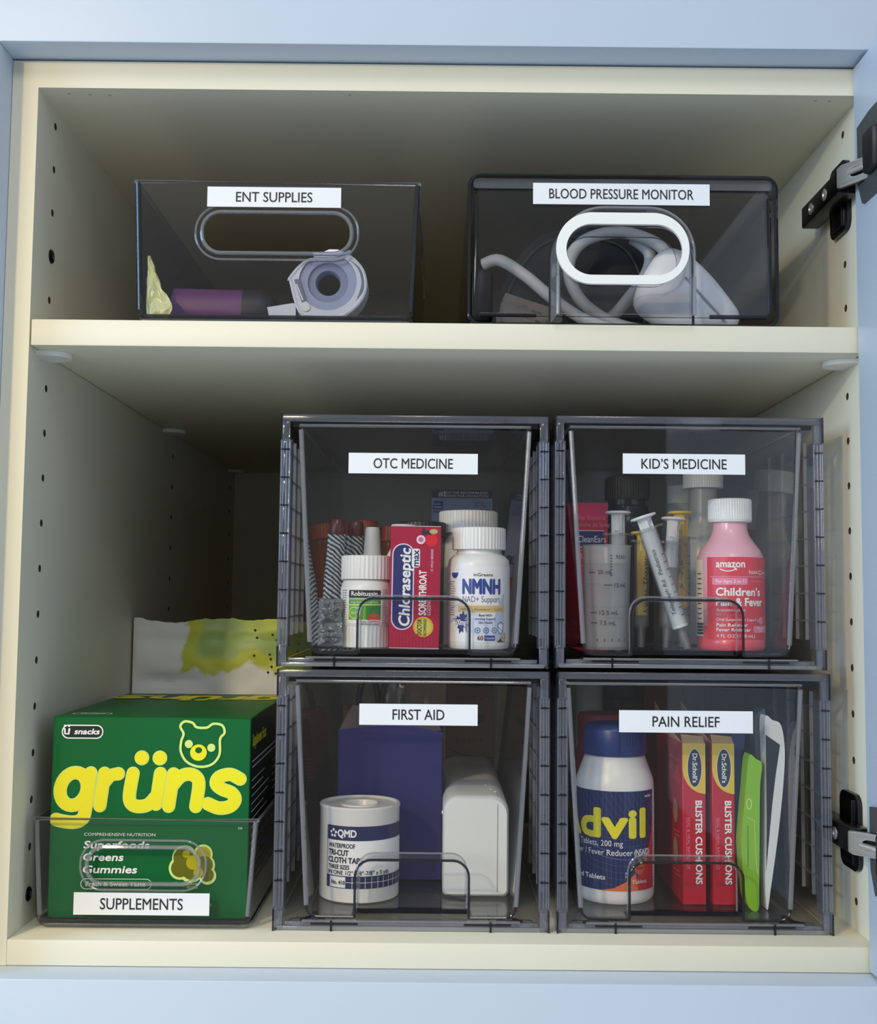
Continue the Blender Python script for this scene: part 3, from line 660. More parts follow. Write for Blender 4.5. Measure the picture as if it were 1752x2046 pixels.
# capsule bottle
t = thing('supplement_bottle', 'white supplement bottle with large blue letters, right of the crimson lozenge box', 'bottle', (310.2, 68, FU))
MB().lathe([(0, 0), (21, 0), (22.3, 1.6), (22.5, 4), (22.5, 60), (21.8, 64), (19, 67), (16.4, 68.2), (16, 70), (16, 73), (0, 73)], WHITE).build('body', t)
MB().gear(19.6, .5, 46, 71.4, 87.4, WHITE).build('cap', t)
mb = MB(); label_shell(mb, 22.5, 5, 59, WHITE2, -120, 120); a = Art()
BLU = C('cobalt_print', (44, 66, 150), rough=.35); PALB = C('pale_blue_print', (196, 210, 240), rough=.4); SAND = C('sand_print', (226, 196, 130), rough=.4)
a.fill([[(p[0], p[1]) for p in [(6, 6), (19, 6), (19.4, 40), (17, 38), (13, 30), (9, 20)]]], PALB); a.fill([[(-14, 22), (10, 22), (10, 8), (-2, 8), (-9, 14)]], C('paler_blue', (224, 230, 246)))
a.text('inGreens', 1.6, 51.8, 2.2, INK, w=14, al='c', bold=.01); a.text('NMNH', 0.6, 39.6, 9.8, BLU, w=28, al='c', bold=.05)
a.text('NAD+ Support', .6, 33.4, 4.3, C('slate_blue', (92, 102, 142), rough=.4), w=28.4, al='c')
a.rect(-17.5, 26.2, 19.5, 31, SAND); a.text('NMNH  |  Resveratrol  |  CoQ10', 1, 27.4, 1.8, INK, w=32, al='c')
for k, s in enumerate(('Boost NAD+', 'Immune Support', 'Skin Health')): a.text(s, 3.4, 23.4-2.6*k, 1.6, BLU, w=(9.5, 15, 10)[k], al='c', bold=.02)
st = []
for k in range(24): an = 2*pi*k/24; rr = 7.4 if k % 2 else 5.0; rr += 1.4*sin(k*5.3); st.append((-14.5+rr*.85*cos(an), 19+rr*sin(an)))
a.fill([st], C('indigo_splash', (44, 40, 116), rough=.4)); a.text('500mg', -15.6, 17, 4, WHITE2, w=10, al='c', bold=.02)
for k in range(3): a.circ(-2.4+6.2*k, 13.4, 2.2, C('dusty_blue', (124, 140, 186))); a.ring(-2.4+6.2*k, 13.4, 1.3, .4, WHITE2)
a.fill([[(12.6, 18), (15.6, 19.8), (18.4, 18), (18, 13), (15.4, 9.8), (12.8, 13)]], C('dusty_blue', (0, 0, 0))); a.fill([[(13.3, 17.3), (15.6, 18.7), (17.7, 17.3), (17.4, 13.4), (15.4, 11), (13.5, 13.4)]], WHITE2); a.stroke([(13.5, 15.6), (17.3, 12.6)], .5, C('dusty_blue', (0, 0, 0)))
a.text('60', -2.4, 6.6, 3.0, C('bronze_print', (150, 100, 50)), w=4, bold=.03); a.rect(2.4, 6.2, 10.4, 9.9, BLU); a.text('Capsules', 6.4, 7.3, 1.7, WHITE2, w=7, al='c')
a.fill([[(12, 5.2), (20, 5.2), (20, 12), (17, 9)]], C('brown_print', (74, 62, 64))); a.circ(18.4, 8.2, 2.6, SAND)
a.circ(-21, 54.2, 3.4, BLU, ry=3.8); a.rect(-25, 54.4, -17, 58.8, WHITE2); a.lines(-27, -19.6, [24+k*1.7 for k in range(15)], GREYINK)
a.put(mb, on_cyl(22.7, .04), bend=1.6); mb.build('label', t, 'blue and white printed label')

# things behind
t = thing('nasal_spray', 'white nasal spray with a long grey nozzle behind the green-labelled pill bottle', 'spray bottle', (230, 106, FU))
MB().lathe([(0, 0), (14, 0), (15, 1), (15, 50), (13, 57), (10, 60), (10, 64), (0, 64)], WHITE).build('body', t)
MB().lathe([(0, 62), (9, 62), (7.6, 68), (6.8, 69), (5.6, 88), (4.9, 89.6), (0, 89.8)], C('grey_nozzle', (206, 208, 208), rough=.35)).build('nozzle', t)
t = thing('white_bottle', 'plain white round-shouldered bottle half hidden behind the crimson lozenge box', 'bottle', (254, 92, FU))
MB().lathe([(0, 0), (16, 0), (17, 1.2), (17, 52), (16, 60), (10, 72), (8.6, 75), (8.6, 77), (0, 77)], WHITE).build('body', t)
MB().lathe([(0, 76.5), (9, 76.5), (9.4, 77), (9.4, 90), (8.6, 91), (0, 91)], WHITE).build('cap', t)
t = thing('medicine_bottle', 'dark bottle whose black lid shows above the crimson lozenge box', 'bottle', (268, 134, FU))
MB().lathe([(0, 0), (17, 0), (17.5, 1), (17.5, 78), (15, 84), (0, 84)], C('amber_dark', (70, 40, 34), rough=.3)).build('body', t)
MB().gear(18.6, .4, 40, 84, 95.6, BLACKP).build('lid', t)
t = thing('large_bottle', 'large white bottle with a wide ribbed cap behind the blue-lettered supplement bottle', 'bottle', (304.6, 150, FU))
MB().lathe([(0, 0), (27, 0), (28, 1.5), (28, 70), (26, 78), (21, 82), (20, 90), (0, 90)], C('off_white_plastic', (222, 222, 216), rough=.35)).build('body', t)
MB().gear(23.6, .5, 52, 88, 105.6, WHITE).build('cap', t)
mb = carton(58, 28, 139, C('ice_blue_card', (150, 176, 220), rough=.4)); a = Art()
a.rect(-28.9, 131, 28.9, 138.8, C('deep_blue_print', (38, 56, 110), rough=.4)); a.text('#1', -22.4, 132.6, 4.8, WHITE2, bold=.02); a.text('DOCTOR RECOMMENDED', -17.5, 135, 2.1, WHITE2, w=42, bold=.01); a.text('BRAND FOR HYDRATION', -17.5, 132, 2.1, WHITE2, w=42)
a.fill([[(-27.5, 128), (-18, 128), (-18, 120), (-27.5, 120), (-27.5, 124.4), (-20.5, 124.4), (-20.5, 125.8), (-26.4, 125.8)]], BLU); a.rect(-26.3, 121.2, -19.4, 123.2, C('ice_blue_card', (0, 0, 0))); a.text('Abbott', -27.5, 117, 2, BLU, bold=.02)
a.text('ELECTROLYTE', 27, 122.4, 4.6, C('steel_blue', (74, 102, 150), rough=.4), w=15.5, al='r'); a.text('POWDER', 27, 116.4, 4.6, C('steel_blue', (0, 0, 0)), w=10, al='r')
a.rect(-28.9, 34, 28.9, 58, REDP); a.text('Pedialyte', 0, 70, 12, NAVY, w=54, al='c', bold=.03)
a.put(mb, on_front(0)); single(mb, 'electrolyte_box', 'pale blue electrolyte powder box with a dark blue top band', 'box', (303, 312, FU))
# zebra-patterned tubes
zb = bpy.data.materials.new('zebra_stripes'); zb.use_nodes = True; nt = zb.node_tree; p = nt.nodes['Principled BSDF']; p.inputs['Roughness'].default_value = .4
tc = nt.nodes.new('ShaderNodeTexCoord'); wv = nt.nodes.new('ShaderNodeTexWave'); mp = nt.nodes.new('ShaderNodeMapping'); mp.inputs['Rotation'].default_value = (.5, .9, .2)
wv.inputs['Scale'].default_value = 120; wv.inputs['Distortion'].default_value = 5; wv.inputs['Detail'].default_value = 2; wv.inputs['Detail Scale'].default_value = .6
cr = nt.nodes.new('ShaderNodeValToRGB'); cr.color_ramp.elements[0].position = .42; cr.color_ramp.elements[1].position = .56
cr.color_ramp.elements[0].color = (*lin((48, 50, 52)), 1); cr.color_ramp.elements[1].color = (*lin((206, 212, 210)), 1)
nt.links.new(tc.outputs['Object'], mp.inputs[0]); nt.links.new(mp.outputs[0], wv.inputs['Vector']); nt.links.new(wv.outputs['Fac'], cr.inputs[0]); nt.links.new(cr.outputs[0], p.inputs['Base Color'])
DKRED = C('dark_red_cap', (96, 36, 44), rough=.25)
for x, y, rz, lab in ((200.5, 98, 4, 'zebra-striped tube with a dark red cap, against the left side of the OTC MEDICINE drawer'), (213.5, 116, -2, 'zebra-striped tube with a dark red cap, behind the ribbed pill bottle')):
    t = thing('striped_tube', lab, 'tube', (x, y, FU+.3), (0, 2, rz), group='zebra-striped tubes')
    k = MB(); n = 40; vs = []; rows = [0, 8, 20, 34, 48, 62, 74, 84]
    for i, z in enumerate(rows):
        for j in range(n): an = 2*pi*j/n; r = (9.2-3*z/90)*(1+.06*sin(9*an)+.05*sin(i*2.1+4*an)); vs.append((r*cos(an), r*.8*sin(an), z))
    k.add(vs, [(i*n+j, i*n+(j+1) % n, (i+1)*n+(j+1) % n, (i+1)*n+j) for i in range(len(rows)-1) for j in range(n)]+[tuple(range(n)), tuple(range((len(rows)-1)*n, len(rows)*n))], zb, True); k.build('sleeve', t)
    MB().lathe([(0, 83), (6.2, 83), (6.4, 84), (6.0, 92), (5, 94.5), (0, 95)], DKRED, seg=28).build('cap', t)
GREYF = C('graphite_foil', (140, 144, 148), rough=.32, metal=.3)
for x, y, z, sd, lab in ((203.2, 50, 0, 5, 'lower crumpled graphite foil packet at the left of the OTC MEDICINE drawer'), (203, 52, 16.5, 8, 'upper crumpled graphite foil packet at the left of the OTC MEDICINE drawer')):
    k = crumple(17, 17.5, 15, sd, GREYF, n=20, crease=.7); k.tube([(-8, -6, 2), (-5, -8.5, 4), (-7.5, -8, 6)], .8, STEEL, seg=8)
    single(k, 'foil_packet', lab, 'packet', (x+.8, y, FU+z+1), (0, 0, 10), group='graphite foil packets', sharp=25)
ORNG = acrylic('amber_vial', (.95, .42, .12), (.5, .16, .04), haze=.22, hazecol=(.9, .35, .1))
for x, y, h, lab in ((196, 205, 99, 'amber pill vial seen between the two zebra-striped tubes'), (219, 200, 101, 'amber pill vial behind the grey spray nozzle, left of its twin'), (241, 207, 97, 'amber pill vial behind the grey spray nozzle, right of its twin')):
    t = thing('pill_vial', lab, 'bottle', (x, y, FU), group='amber pill vials')
    MB().lathe([(0, 0), (9.5, 0), (10, .8), (10, h-14), (9, h-13), (0, h-13)], ORNG, seg=32).build('vial', t)
    MB().gear(10.4, .3, 28, h-13, h, C('rust_cap', (170, 72, 40), rough=.4)).build('cap', t)

# ================================================================== KID'S drawer contents
t = thing('medicine_bottle', "pink children's liquid medicine bottle with a white ribbed cap and red label", 'bottle', (494.6, 69.5, FUK))
PINK = C('pink_liquid_bottle', (238, 176, 190), rough=.25, sub=.15); PINKL = C('coral_liquid', (232, 84, 96), rough=.25)
MB().lathe([(0, 0), (22.5, 0), (24, 1.6), (24.2, 4), (24.2, 17), (24.2, 17.1)], PINKL).lathe([(24.2, 17), (24.2, 62), (23.6, 67), (21.5, 72), (17, 78), (14, 82.5), (12.5, 87), (12.3, 93.5), (0, 93.5)], PINK).build('body', t)
MB().lathe([(13.6, 92.5), (15, 92.5), (15.6, 93.4), (15.6, 95), (0, 95)], WHITE).gear(15.7, .4, 52, 94, 109.6, WHITE).build('cap', t)
mb = MB(); LR = C('coral_red_label', (222, 52, 66), rough=.35); label_shell(mb, 24.2, 8, 67.5-1, LR, -56, 74); label_shell(mb, 24.2, 9.5, 65, C('cream_print', (240, 226, 208)), -110, -66); a = Art()
PK = C('pink_print', (240, 130, 160), rough=.4)
a.text('amazon', -17.4, 59.2, 5, WHITE2, w=20.5, bold=.025); sm = [(-14.6+k*1.25, 57.9-1.5*sin(pi*k/9)) for k in range(10)]; a.stroke(sm, .7, WHITE2); a.stroke([(-4.6, 58.6), (-3, 58.4), (-3.2, 57)], .6, WHITE2)
a.text('basic', 6.4, 54.6, 2.8, WHITE2, w=8); a.ring(17, 55.6, 1.8, .5, WHITE2); a.text('care', 19.4, 54.6, 2.4, WHITE2, w=6)
a.rect(-22, 52.2, 30, 52.8, PK); a.rrect(-20.5, 46.6, 5.2, 51.6, 1.2, PK, rs=(0, 2, 0, 0)); a.text('For Ages 2 to 11', -17.4, 48, 2.4, WHITE2, w=21); a.text('NDC 72288-053', 6.6, 48.6, 1.3, PK, w=12)
a.text("Children\u2019s", -17.4, 39, 5.4, WHITE2, w=33.6, bold=.03); a.text('Pain & Fever', -17.4, 31.8, 5.4, WHITE2, w=36, bold=.03)
a.text('Acetaminophen', -17.4, 27.8, 2.0, WHITE2, w=20.5); a.text('160 mg per 5 mL', -17.4, 24.6, 2.0, PK, w=21); a.text('Oral Suspension Liquid', -17.4, 21, 2.0, WHITE2, w=29); a.text('Pain Reliever', -17.4, 17, 2.3, WHITE2, w=22, bold=.02); a.text('Fever Reducer', -17.4, 13.6, 2.3, WHITE2, w=24.5, bold=.02)
a.text('4 FL OZ (118 mL)', -17.4, 9.2, 2.3, WHITE2, w=28); a.circ(17, 21.2, 2.8, PK); a.fill([[(12.6, 23), (14.6, 21.2), (12.6, 19.4)]], PK); a.rrect(9.4, 12.6, 26, 17.6, 1.2, PK); a.text('Bubblegum', 17.4, 15.4, 1.3, WHITE2, w=9, al='c'); a.text('Flavor', 17.4, 13.4, 1.3, WHITE2, w=5, al='c')
for k in range(10): a.rect(-37, 22+k*3.6, -31, 22.7+k*3.6, INK)
for k in range(4): a.rect(-38, 11+k*2.2, -29, 12.6+k*2.2, INK)
a.put(mb, on_cyl(24.4, .05), bend=1.7); mb.build('label', t, 'coral red printed label')

t = thing('dosing_cup', 'clear plastic dosing cup with mL marks at the left of the KID\u2019S MEDICINE drawer', 'cup', (401.3, 52, FUK))
CUPM = acrylic('milky_cup', (.88, .89, .88), (.45, .46, .46), haze=.24, hazecol=(.9, .92, .92), rough=.2)
mb = MB(); mb.lathe([(0, 0), (15, 0), (15.4, .8), (17.2, 73), (17.8, 74), (17, 74.2), (16.2, 73), (14.4, 2), (0, 1.8)], CUPM, seg=56)
for z in (30, 46, 60): mb.lathe([(14.6+z*.026, z), (14.9+z*.026, z+.5), (14.6+z*.026, z+1)], RIM, seg=56)
mb.build('cup', t)
mb = MB(); a = Art()
for z, s, x in ((44, '15 mL', 3), (53, '20 mL', -8), (24.6, '12.5 mL', -7), (17.4, '7.5 mL', -7)): a.text(s, x, z, 3, INK, w=len(s)*1.85); a.rect(x-7, z+1.2, x-1.6, z+1.7, INK)
a.text('READ', 4, 64, 2.6, INK, w=7); a.lines(0, 1.4, [52+k*2 for k in range(8)], INK); a.rect(-3, 22.4, 10, 22.8, GREYINK)
for k in range(5): a.rect(-9+5*k, 6, -8.5+5*k, 8, INK)
a.put(mb, lambda u, v, o: ((15.5+.026*v+o)*sin(u/15.5), -(15.5+.026*v+o)*cos(u/15.5), v), bend=1.4); mb.build('scale_marks', t, 'black mL scale')

YEL = C('yellow_plunger', (242, 206, 36), rough=.35)
def syringe(lab, loc, rot, L, r, plunger, ext, fill=None, text=None):
    """oral syringe, tip down: barrel with finger flange, plunger rod with a thumb disc, tapered tip"""
    t = thing('oral_syringe', lab, 'syringe', loc, rot, group='oral syringes in the kids drawer')
    mb = MB(); mb.lathe([(1.2, 0), (2.4, 0), (3.2, 13), (r*.8, 15), (r, 17), (r, L-1), (r+.6, L), (r-.8, L), (r-1.0, 18), (2, 15.5), (1.2, 12)], FROST, seg=36, closed=True)
    fl = [(p.x, p.y) for p in spline([(-r-5.5, 0), (-r*.6, r+1), (r*.6, r+1), (r+5.5, 0), (r*.6, -r-1), (-r*.6, -r-1)], 6, True)]
    mb.prism([fl, circ(0, 0, r-.9, 28)], XY, L-1.6, L, FROST); mb.build('barrel', t)
    mb = MB(); c = plunger; z0 = 22 if fill is None else fill; e = L+ext
    mb.lathe([(0, z0), (r-1.3, z0), (r-1.2, z0+6), (r-1.5, z0+7), (0, z0+7)], c, seg=32)
    for q in range(2): X = Matrix.Rotation(q*pi/2, 4, 'Z'); mb.box(-r+1.6, r-1.6, -.8, .8, z0+6, e-1, c, X=X)
    mb.lathe([(0, e-14), (r*.52, e-13), (r*.55, e-4), (r*.8, e-1), (r+2.6, e), (r+2.8, e+.9), (r+2.2, e+1.6), (0, e+2)], c, seg=36); mb.build('plunger', t)
    if text:
        mb = MB(); a = Art()
        for k in range(9): a.rect(2.4, 24+k*5.6, 5.2, 24.5+k*5.6, INK)
        a.text(text[0], -1, 26, 2.7, INK, w=text[1], rot=90, shear=.15); a.put(mb, on_cyl(r+.05), bend=1.2); mb.build('scale_marks', t, 'black scale marks')
    return t
WPL = C('milky_plunger', (232, 234, 234), rough=.4)
syringe('upright oral syringe with a white plunger behind the dosing cup', (415.6, 90, FUK), (0, 0, 15), 85, 6.8, WPL, 15)
t = syringe('white oral syringe leaning across the front of the other syringes', (457.6, 45, FUK+1.2), (0, -18.5, 0), 90, 6.6, WPL, 7.5, 17, ('Telegraph Rd.  Pediatrics', 48))
mb = MB(); mb.lathe([(0, 16), (5.5, 16), (5.5, 88), (0, 88)], C('milk_white_fill', (226, 228, 230), rough=.5), seg=28); mb.build('fill', t)
syringe('clear oral syringe with a white plunger, between the leaning syringe and the yellow one', (451, 90, FUK), (0, 4.5, 20), 79, 6.6, WPL, 17, 60)
syringe('oral syringe with a yellow plunger and yellow thumb disc', (467.6, 112, FUK), (0, 0, 8), 84, 7, YEL, 18, 30, ('2.5  5  7.5', 40))
syringe('short oral syringe with a yellow plunger, behind the leaning white syringe', (433, 92, FUK), (0, 1, 40), 80, 5.6, YEL, 5, 24, ('Lucas Thayer', 42))
mb = carton(34, 24, 113, C('magenta_red_card', (206, 24, 70), rough=.35)); a = Art()
a.rect(-11.6, 101, 17, 112.8, C('hot_pink_print', (224, 34, 96), rough=.35)); a.text('Wax Removal', -9.5, 99, 3.6, PK, w=24); a.text('Dissolve Jet Spray', -9.5, 93.6, 3.4, PK, w=28); a.rrect(-9, 77, 14, 90.6, .8, WHITE2); a.rrect(-8.4, 77.6, 14, 90, .6, C('navy_print', (0, 0, 0))); a.text('CleanEars', -7.6, 81, 5.2, WHITE2, w=23)
a.rrect(-8, 62, 14, 75, .8, PK); a.rrect(-7.4, 62.6, 14, 74.4, .6, REDP); a.text('Kids', -6, 66, 6, PK, w=18, shear=.2); a.ring(-12, 14, 4, .5, PK)
a.put(mb, on_front(0)); single(mb, 'ear_spray_box', "magenta-red ear spray box at the back left of the KID'S MEDICINE drawer", 'box', (399.5, 146, FUK))
t = thing('dark_bottle', "navy bottle with a broad black ribbed cap at the back of the KID'S MEDICINE drawer", 'bottle', (439.2, 190, FUK))
MB().lathe([(0, 0), (21, 0), (22, 1.5), (22, 96), (20.5, 104), (18.6, 110), (18.2, 113), (16, 114), (16, 120), (0, 120)], C('midnight_bottle', (22, 26, 48), rough=.2)).build('body', t)
MB().gear(18.6, .4, 48, 119, 138.4, BLACKP, top=2).build('cap', t)
t = thing('white_bottle', 'slim white bottle with a plain white cap behind the yellow thumb disc', 'bottle', (496.6, 252, FUK))
MB().lathe([(0, 0), (15, 0), (16, 1.4), (16, 100), (13, 112), (9.6, 118), (9.6, 122), (0, 122)], C('off_white_plastic', (0, 0, 0))).build('body', t)
MB().gear(10.8, .2, 40, 121.4, 137.5, WHITE).build('cap', t)
t = thing('tall_bottle', "tall translucent grey bottle with a white ribbed cap under the KID'S MEDICINE label", 'bottle', (500.4, 178, FUK))
MB().lathe([(0, 0), (20, 0), (21, 1.5), (21, 70), (19, 84), (13, 96), (11.6, 102), (11.4, 128), (0, 128)], C('grey_translucent', (168, 168, 160), rough=.3)).build('body', t)
MB().gear(16.4, .35, 52, 128, 146, WHITE).build('cap', t)
mb = carton(25, 30, 99, C('orange_card', (222, 112, 34), rough=.4)); a = Art(); a.text('basic care', -11, 84, 4, C('pale_lime', (0, 0, 0)), w=22); a.rect(-12.4, 77, 12.4, 77.6, C('brown_print', (0, 0, 0))); a.put(mb, on_front(0))
single(mb, 'medicine_box', "orange medicine box behind the pink children's bottle", 'box', (515.5, 210, FUK))

# ================================================================== FIRST AID drawer contents
t = thing('tape_spool', 'white spool of waterproof cloth tape with a navy label in the FIRST AID drawer', 'tape', (225.2, 80, FL))
SP = C('ivory_spool', (230, 228, 222), rough=.3)
MB().lathe([(27.5, 0), (28.6, .8), (28.8, 2), (28.8, 62.4), (29.2, 63.4), (29.4, 65), (28.6, 66), (27, 66), (26.4, 65), (26, 64.6), (14.5, 64.4), (14, 65.2), (13, 65.4), (12.4, 64.6), (12.2, 3), (13, 0)], SP, closed=True).build('spool', t)
mb = MB(); label_shell(mb, 28.8, 10.5, 53.4, WHITE2, -44, 100); a = Art()
NV = C('ink_navy_print', (34, 38, 88), rough=.4)
a.rect(-22.1, 43.4, 52, 53.4, NV); a.text('QMD', -12.6, 46, 4.8, WHITE2, w=13.8, bold=.03)
for k in range(5): an = 2*pi*k/5+.3; a.circ(-16.4+2.2*cos(an), 48.2+2.2*sin(an), .95, WHITE2)
a.text('WATERPROOF', -20.6, 38.2, 3.0, INK, w=21, bold=.02); a.text('TRI-CUT', -20.6, 33, 3.7, INK, w=16.4, bold=.03); a.text('CLOTH TAPE', -20.6, 27.9, 3.7, INK, w=26.5, bold=.03); a.text('THREE SIZES', -20.6, 23.6, 2.8, INK, w=17, bold=.02); a.text('IN ONE 1/2\u201d-5/8\u201d-7/8\u201d x 5 yds', -20.6, 19.8, 2.8, INK, w=47, bold=.015)
a.rect(-22.1, 10.5, -19.2, 19, NV); a.rect(-19.2, 18.4, 52, 19, NV); a.rect(-6.2, 10.5, 52, 18.6, NV); a.text('No. 410', -17.6, 13, 2.7, INK, w=11, bold=.02); a.rect(-19, 10.5, -6.2, 10.9, INK)
for k in range(12): a.rect(-1.5+4.6*k, 10.5, -1.2+4.6*k, 18.4, WHITE2)
a.rect(-6, 14.6, 52, 14.9, WHITE2); a.rect(-22.1, 10.5, -21.7, 53.4, NV)
a.put(mb, on_cyl(29.0, -.06), bend=1.8); mb.build('label', t, 'navy and white printed label')
IND = C('indigo_card', (42, 44, 118), rough=.42, grain=.05, scale=30); BRN = C('brown_kraft', (134, 102, 74), rough=.8, grain=.08, scale=200)
t = thing('navy_box', 'tall indigo card box with an open flap behind the tape spool', 'box', (245, 122, FL))
mb = MB(); mb.box(-40.4, 40.4, 0, 48, 0, 112.5, IND, r=.8, seg=1); mb.build('carton', t)
mb = MB(); mb.add([(-40, 2, 112), (40, 2, 110.5), (33, 10, 128), (-30, 8, 131), (-40, 3, 112), (40, 3, 110.5), (33, 11, 128), (-30, 9, 131)], [(0, 1, 2, 3), (7, 6, 5, 4), (0, 4, 5, 1), (1, 5, 6, 2), (2, 6, 7, 3), (3, 7, 4, 0)], C('dusky_flap', (110, 92, 92), rough=.7)); mb.build('flap', t, 'dull brown flap')
mb = MB(); arc = [(-40.4, 112)]+[(p.x, p.y) for p in spline([(-40.4, 113), (-10, 116.2), (20, 115.4), (40.4, 111)], 6)]+[(40.4, 108)]; mb.prism([arc], XZ, -.8, .2, IND, C('card_edge', (214, 210, 204), rough=.7)); mb.build('tuck_flap', t)
WC = C('white_case', (232, 232, 226), rough=.28)
t = thing('white_case', 'long white plastic case with rounded top edges at the right of the FIRST AID drawer', 'case', (309.6, 72, FL))
sec = rrect(-24, 0, 24, 72, 11, rs=(4, 4, 12, 12), n=8); mb = MB()
rows = [(0, .93), (1.5, .97), (5, 1), (208, 1), (214, .96)]; vs = []; n = len(sec)
for y, k in rows: vs += [(u*k, y, 36+(v-36)*k) for u, v in sec]
mb.add(vs, [(i*n+j, i*n+(j+1) % n, (i+1)*n+(j+1) % n, (i+1)*n+j) for i in range(4) for j in range(n)]+[tuple(range(n)), tuple(range(4*n, 5*n))], WC, True); mb.tube([(15.5, -.1, 4), (15.5, -.1, 66), (15.5, 4, 71), (15.5, 14, 72)], .35, C('seam_grey', (170, 170, 166)), seg=6); mb.tube([(-22, 2.2, 60), (-20, 1.4, 66)], .3, C('seam_grey', (0, 0, 0)), seg=6)
for x, y in ((12, 30), (15, 20), (9, 50)): mb.lathe([(1.1, 0), (.8, .5), (0, .6)], WHITE, c=(x, y, 71.8), seg=12)
mb.lathe([(1.6, 0), (1.2, .8), (0, 1)], WHITE, X=Matrix.Translation((-23.9, 12, 58)) @ Matrix.Rotation(-pi/2, 4, 'Y'), seg=14); mb.build('case', t)
mb = carton(43, 60, 150, BRN); a = Art(); DB = C('dark_kraft_print', (84, 60, 42), rough=.7)
for z in (70, 108, 141): a.circ(4, z, 10, DB, ry=9); a.rect(-7, z, 15, z+9.2, BRN)
for z in (82, 120): a.text('FIRST +', -12, z, 4.6, DB, w=24)
a.lines(-19, 8, [98+k*2.2 for k in range(4)]+[133+k*2.2 for k in range(4)], DB); a.stroke([(-21, 77), (-8, 72), (10, 69), (21, 69)], .7, DB); a.put(mb, on_front(0))
single(mb, 'kraft_box', 'brown kraft box with dark half circles behind the white case', 'box', (311.6, 296, FL))
mb = MB(); mb.prism([[(p.x, p.y) for p in spline([(-19, 0), (19, 0), (19, 70), (18, 141), (0, 143), (-18, 141)], 1, True)]], XZ, 0, 10, C('tan_paper', (196, 166, 122), rough=.7, grain=.05), smooth=False)
single(mb, 'paper_packet', 'flat tan paper packet standing behind the FIRST AID label', 'packet', (266, 300, FL))
mb = MB(); mb.box(-12, 12, 0, 60, 0, 118, C('russet_card', (122, 78, 58), rough=.7), r=.6, seg=1); a = Art(); a.rect(-10, 92, 10, 114, C('maroon_print', (96, 44, 42), rough=.6)); a.lines(-9, 9, [40+k*3 for k in range(14)], C('tan_paper', (0, 0, 0))); a.put(mb, on_front(0))
single(mb, 'bandage_box', 'narrow russet card box at the back left of the FIRST AID drawer', 'box', (214, 214, FL), (0, 0, 6))
single(crumple(46, 142, 16, 21, BAG, n=22, crease=.8), 'clear_bag', 'crinkled clear plastic bag standing behind the indigo box in the FIRST AID drawer', 'bag', (258, 266, FL+4), (0, 0, -4), sharp=25)
for x, y, a_ in ((222, 238, 0),):
    t = thing('scissors', 'black-handled scissors standing upright at the back left of the FIRST AID drawer', 'scissors', (229, 290, FL))
    mb = MB(); mb.prism([[(-1, 0), (3, 4), (9, 92), (3, 92)]], XZ, 0, 1.6, STEEL); mb.prism([[(1, 0), (-3, 4), (-9, 92), (-3, 92)]], XZ, 1.8, 3.4, STEEL); mb.build('blades', t)
    for s in (-1, 1): MB().tube([(s*(11+9*cos(q)), 1.6, 118+24*sin(q)) for q in [2*pi*k/24 for k in range(24)]], 2.8, BLACKP, closed=True).build('handle', t)
mb = MB(); mb.prism([[(-30, 0), (-28.6, 1.6), (30, -26), (28, -27.4)]], XY, 0, 1.2, BLACKP)
single(mb, 'black_strap', 'thin black strap lying on the floor of the FIRST AID drawer', 'strap', (276, 92, FL+.05))

# ================================================================== PAIN RELIEF drawer contents
t = thing('tablet_bottle', 'big white and navy tablet bottle with a blue cap in the PAIN RELIEF drawer', 'bottle', (411.4, 82, FL))
MB().lathe([(0, 0), (25.5, 0), (27.4, 1.6), (28.2, 5), (28.2, 82), (27.6, 86), (25.6, 91), (23, 98), (21.6, 102), (20, 103), (20, 106), (0, 106)], WHITE).build('body', t)
BCAP = C('royal_blue_cap', (36, 58, 124), rough=.35)
mb = MB(); mb.lathe([(20, 102.4), (22.8, 102.4), (23.4, 103.4), (22.6, 120), (21.4, 123), (19, 124.4), (16, 124.6), (15, 123.8), (0, 123.8)], BCAP)
for k in range(9): X = Matrix.Rotation(RAD(8+6*k), 4, 'Z'); mb.box(-.5, .5, -23.3, -22.2, 110, 119.5, C('cap_rib', (24, 40, 96), rough=.4), X=X)
mb.box(-.4, .4, -23.6, -22.4, 103, 121, C('cap_rib', (0, 0, 0))); mb.build('cap', t)
mb = MB(); DNV = C('deep_navy_label', (24, 36, 88), rough=.28, coat=.3); label_shell(mb, 28.2, 10, 79, DNV, -150, 62); label_shell(mb, 28.2, 10, 79, WHITE2, 62, 100); a = Art()
GRID = C('grid_blue', (88, 112, 176), rough=.4); YEL2 = C('lemon_print', (238, 226, 52), rough=.3)
for k in range(24): a.stroke([(-44+3.2*k, 11), (-44+3.2*k, 79)], .16, GRID, cap=False)
for k in range(9): a.stroke([(-40+4*q, 44-5*k+18-10*sin(pi*q/22)-.3*q*.6+(k*.4)) for q in range(19)], .16 if k not in (3, 4) else .5, GRID, cap=False)
for k in range(16): a.stroke([(-42+5*k, 79), (-24+5*k, 52)], .13, GRID, cap=False)
a.fill([[(4, 10), (31, 10), (31, 64), (28, 50), (22, 34), (12, 16)]], C('scarlet_print', (196, 30, 42), rough=.35)); a.fill([[(-14, 10), (14, 10), (12, 22), (4, 16), (-4, 12)]], C('flame_orange', (232, 110, 60), rough=.35))
a.text('Advil', 20.0, 47.4, 18.6, YEL2, w=78, al='r', bold=.045)
a.text('Ibuprofen Tablets, 200 mg', 2.5, 40.8, 4.0, WHITE2, w=56, al='r'); a.text('Pain Reliever / Fever Reducer', 9.6, 34.4, 4.0, WHITE2, w=66, al='r'); a.text('(NSAID)', 11, 34.3, 4.2, WHITE2, w=14, bold=.015)
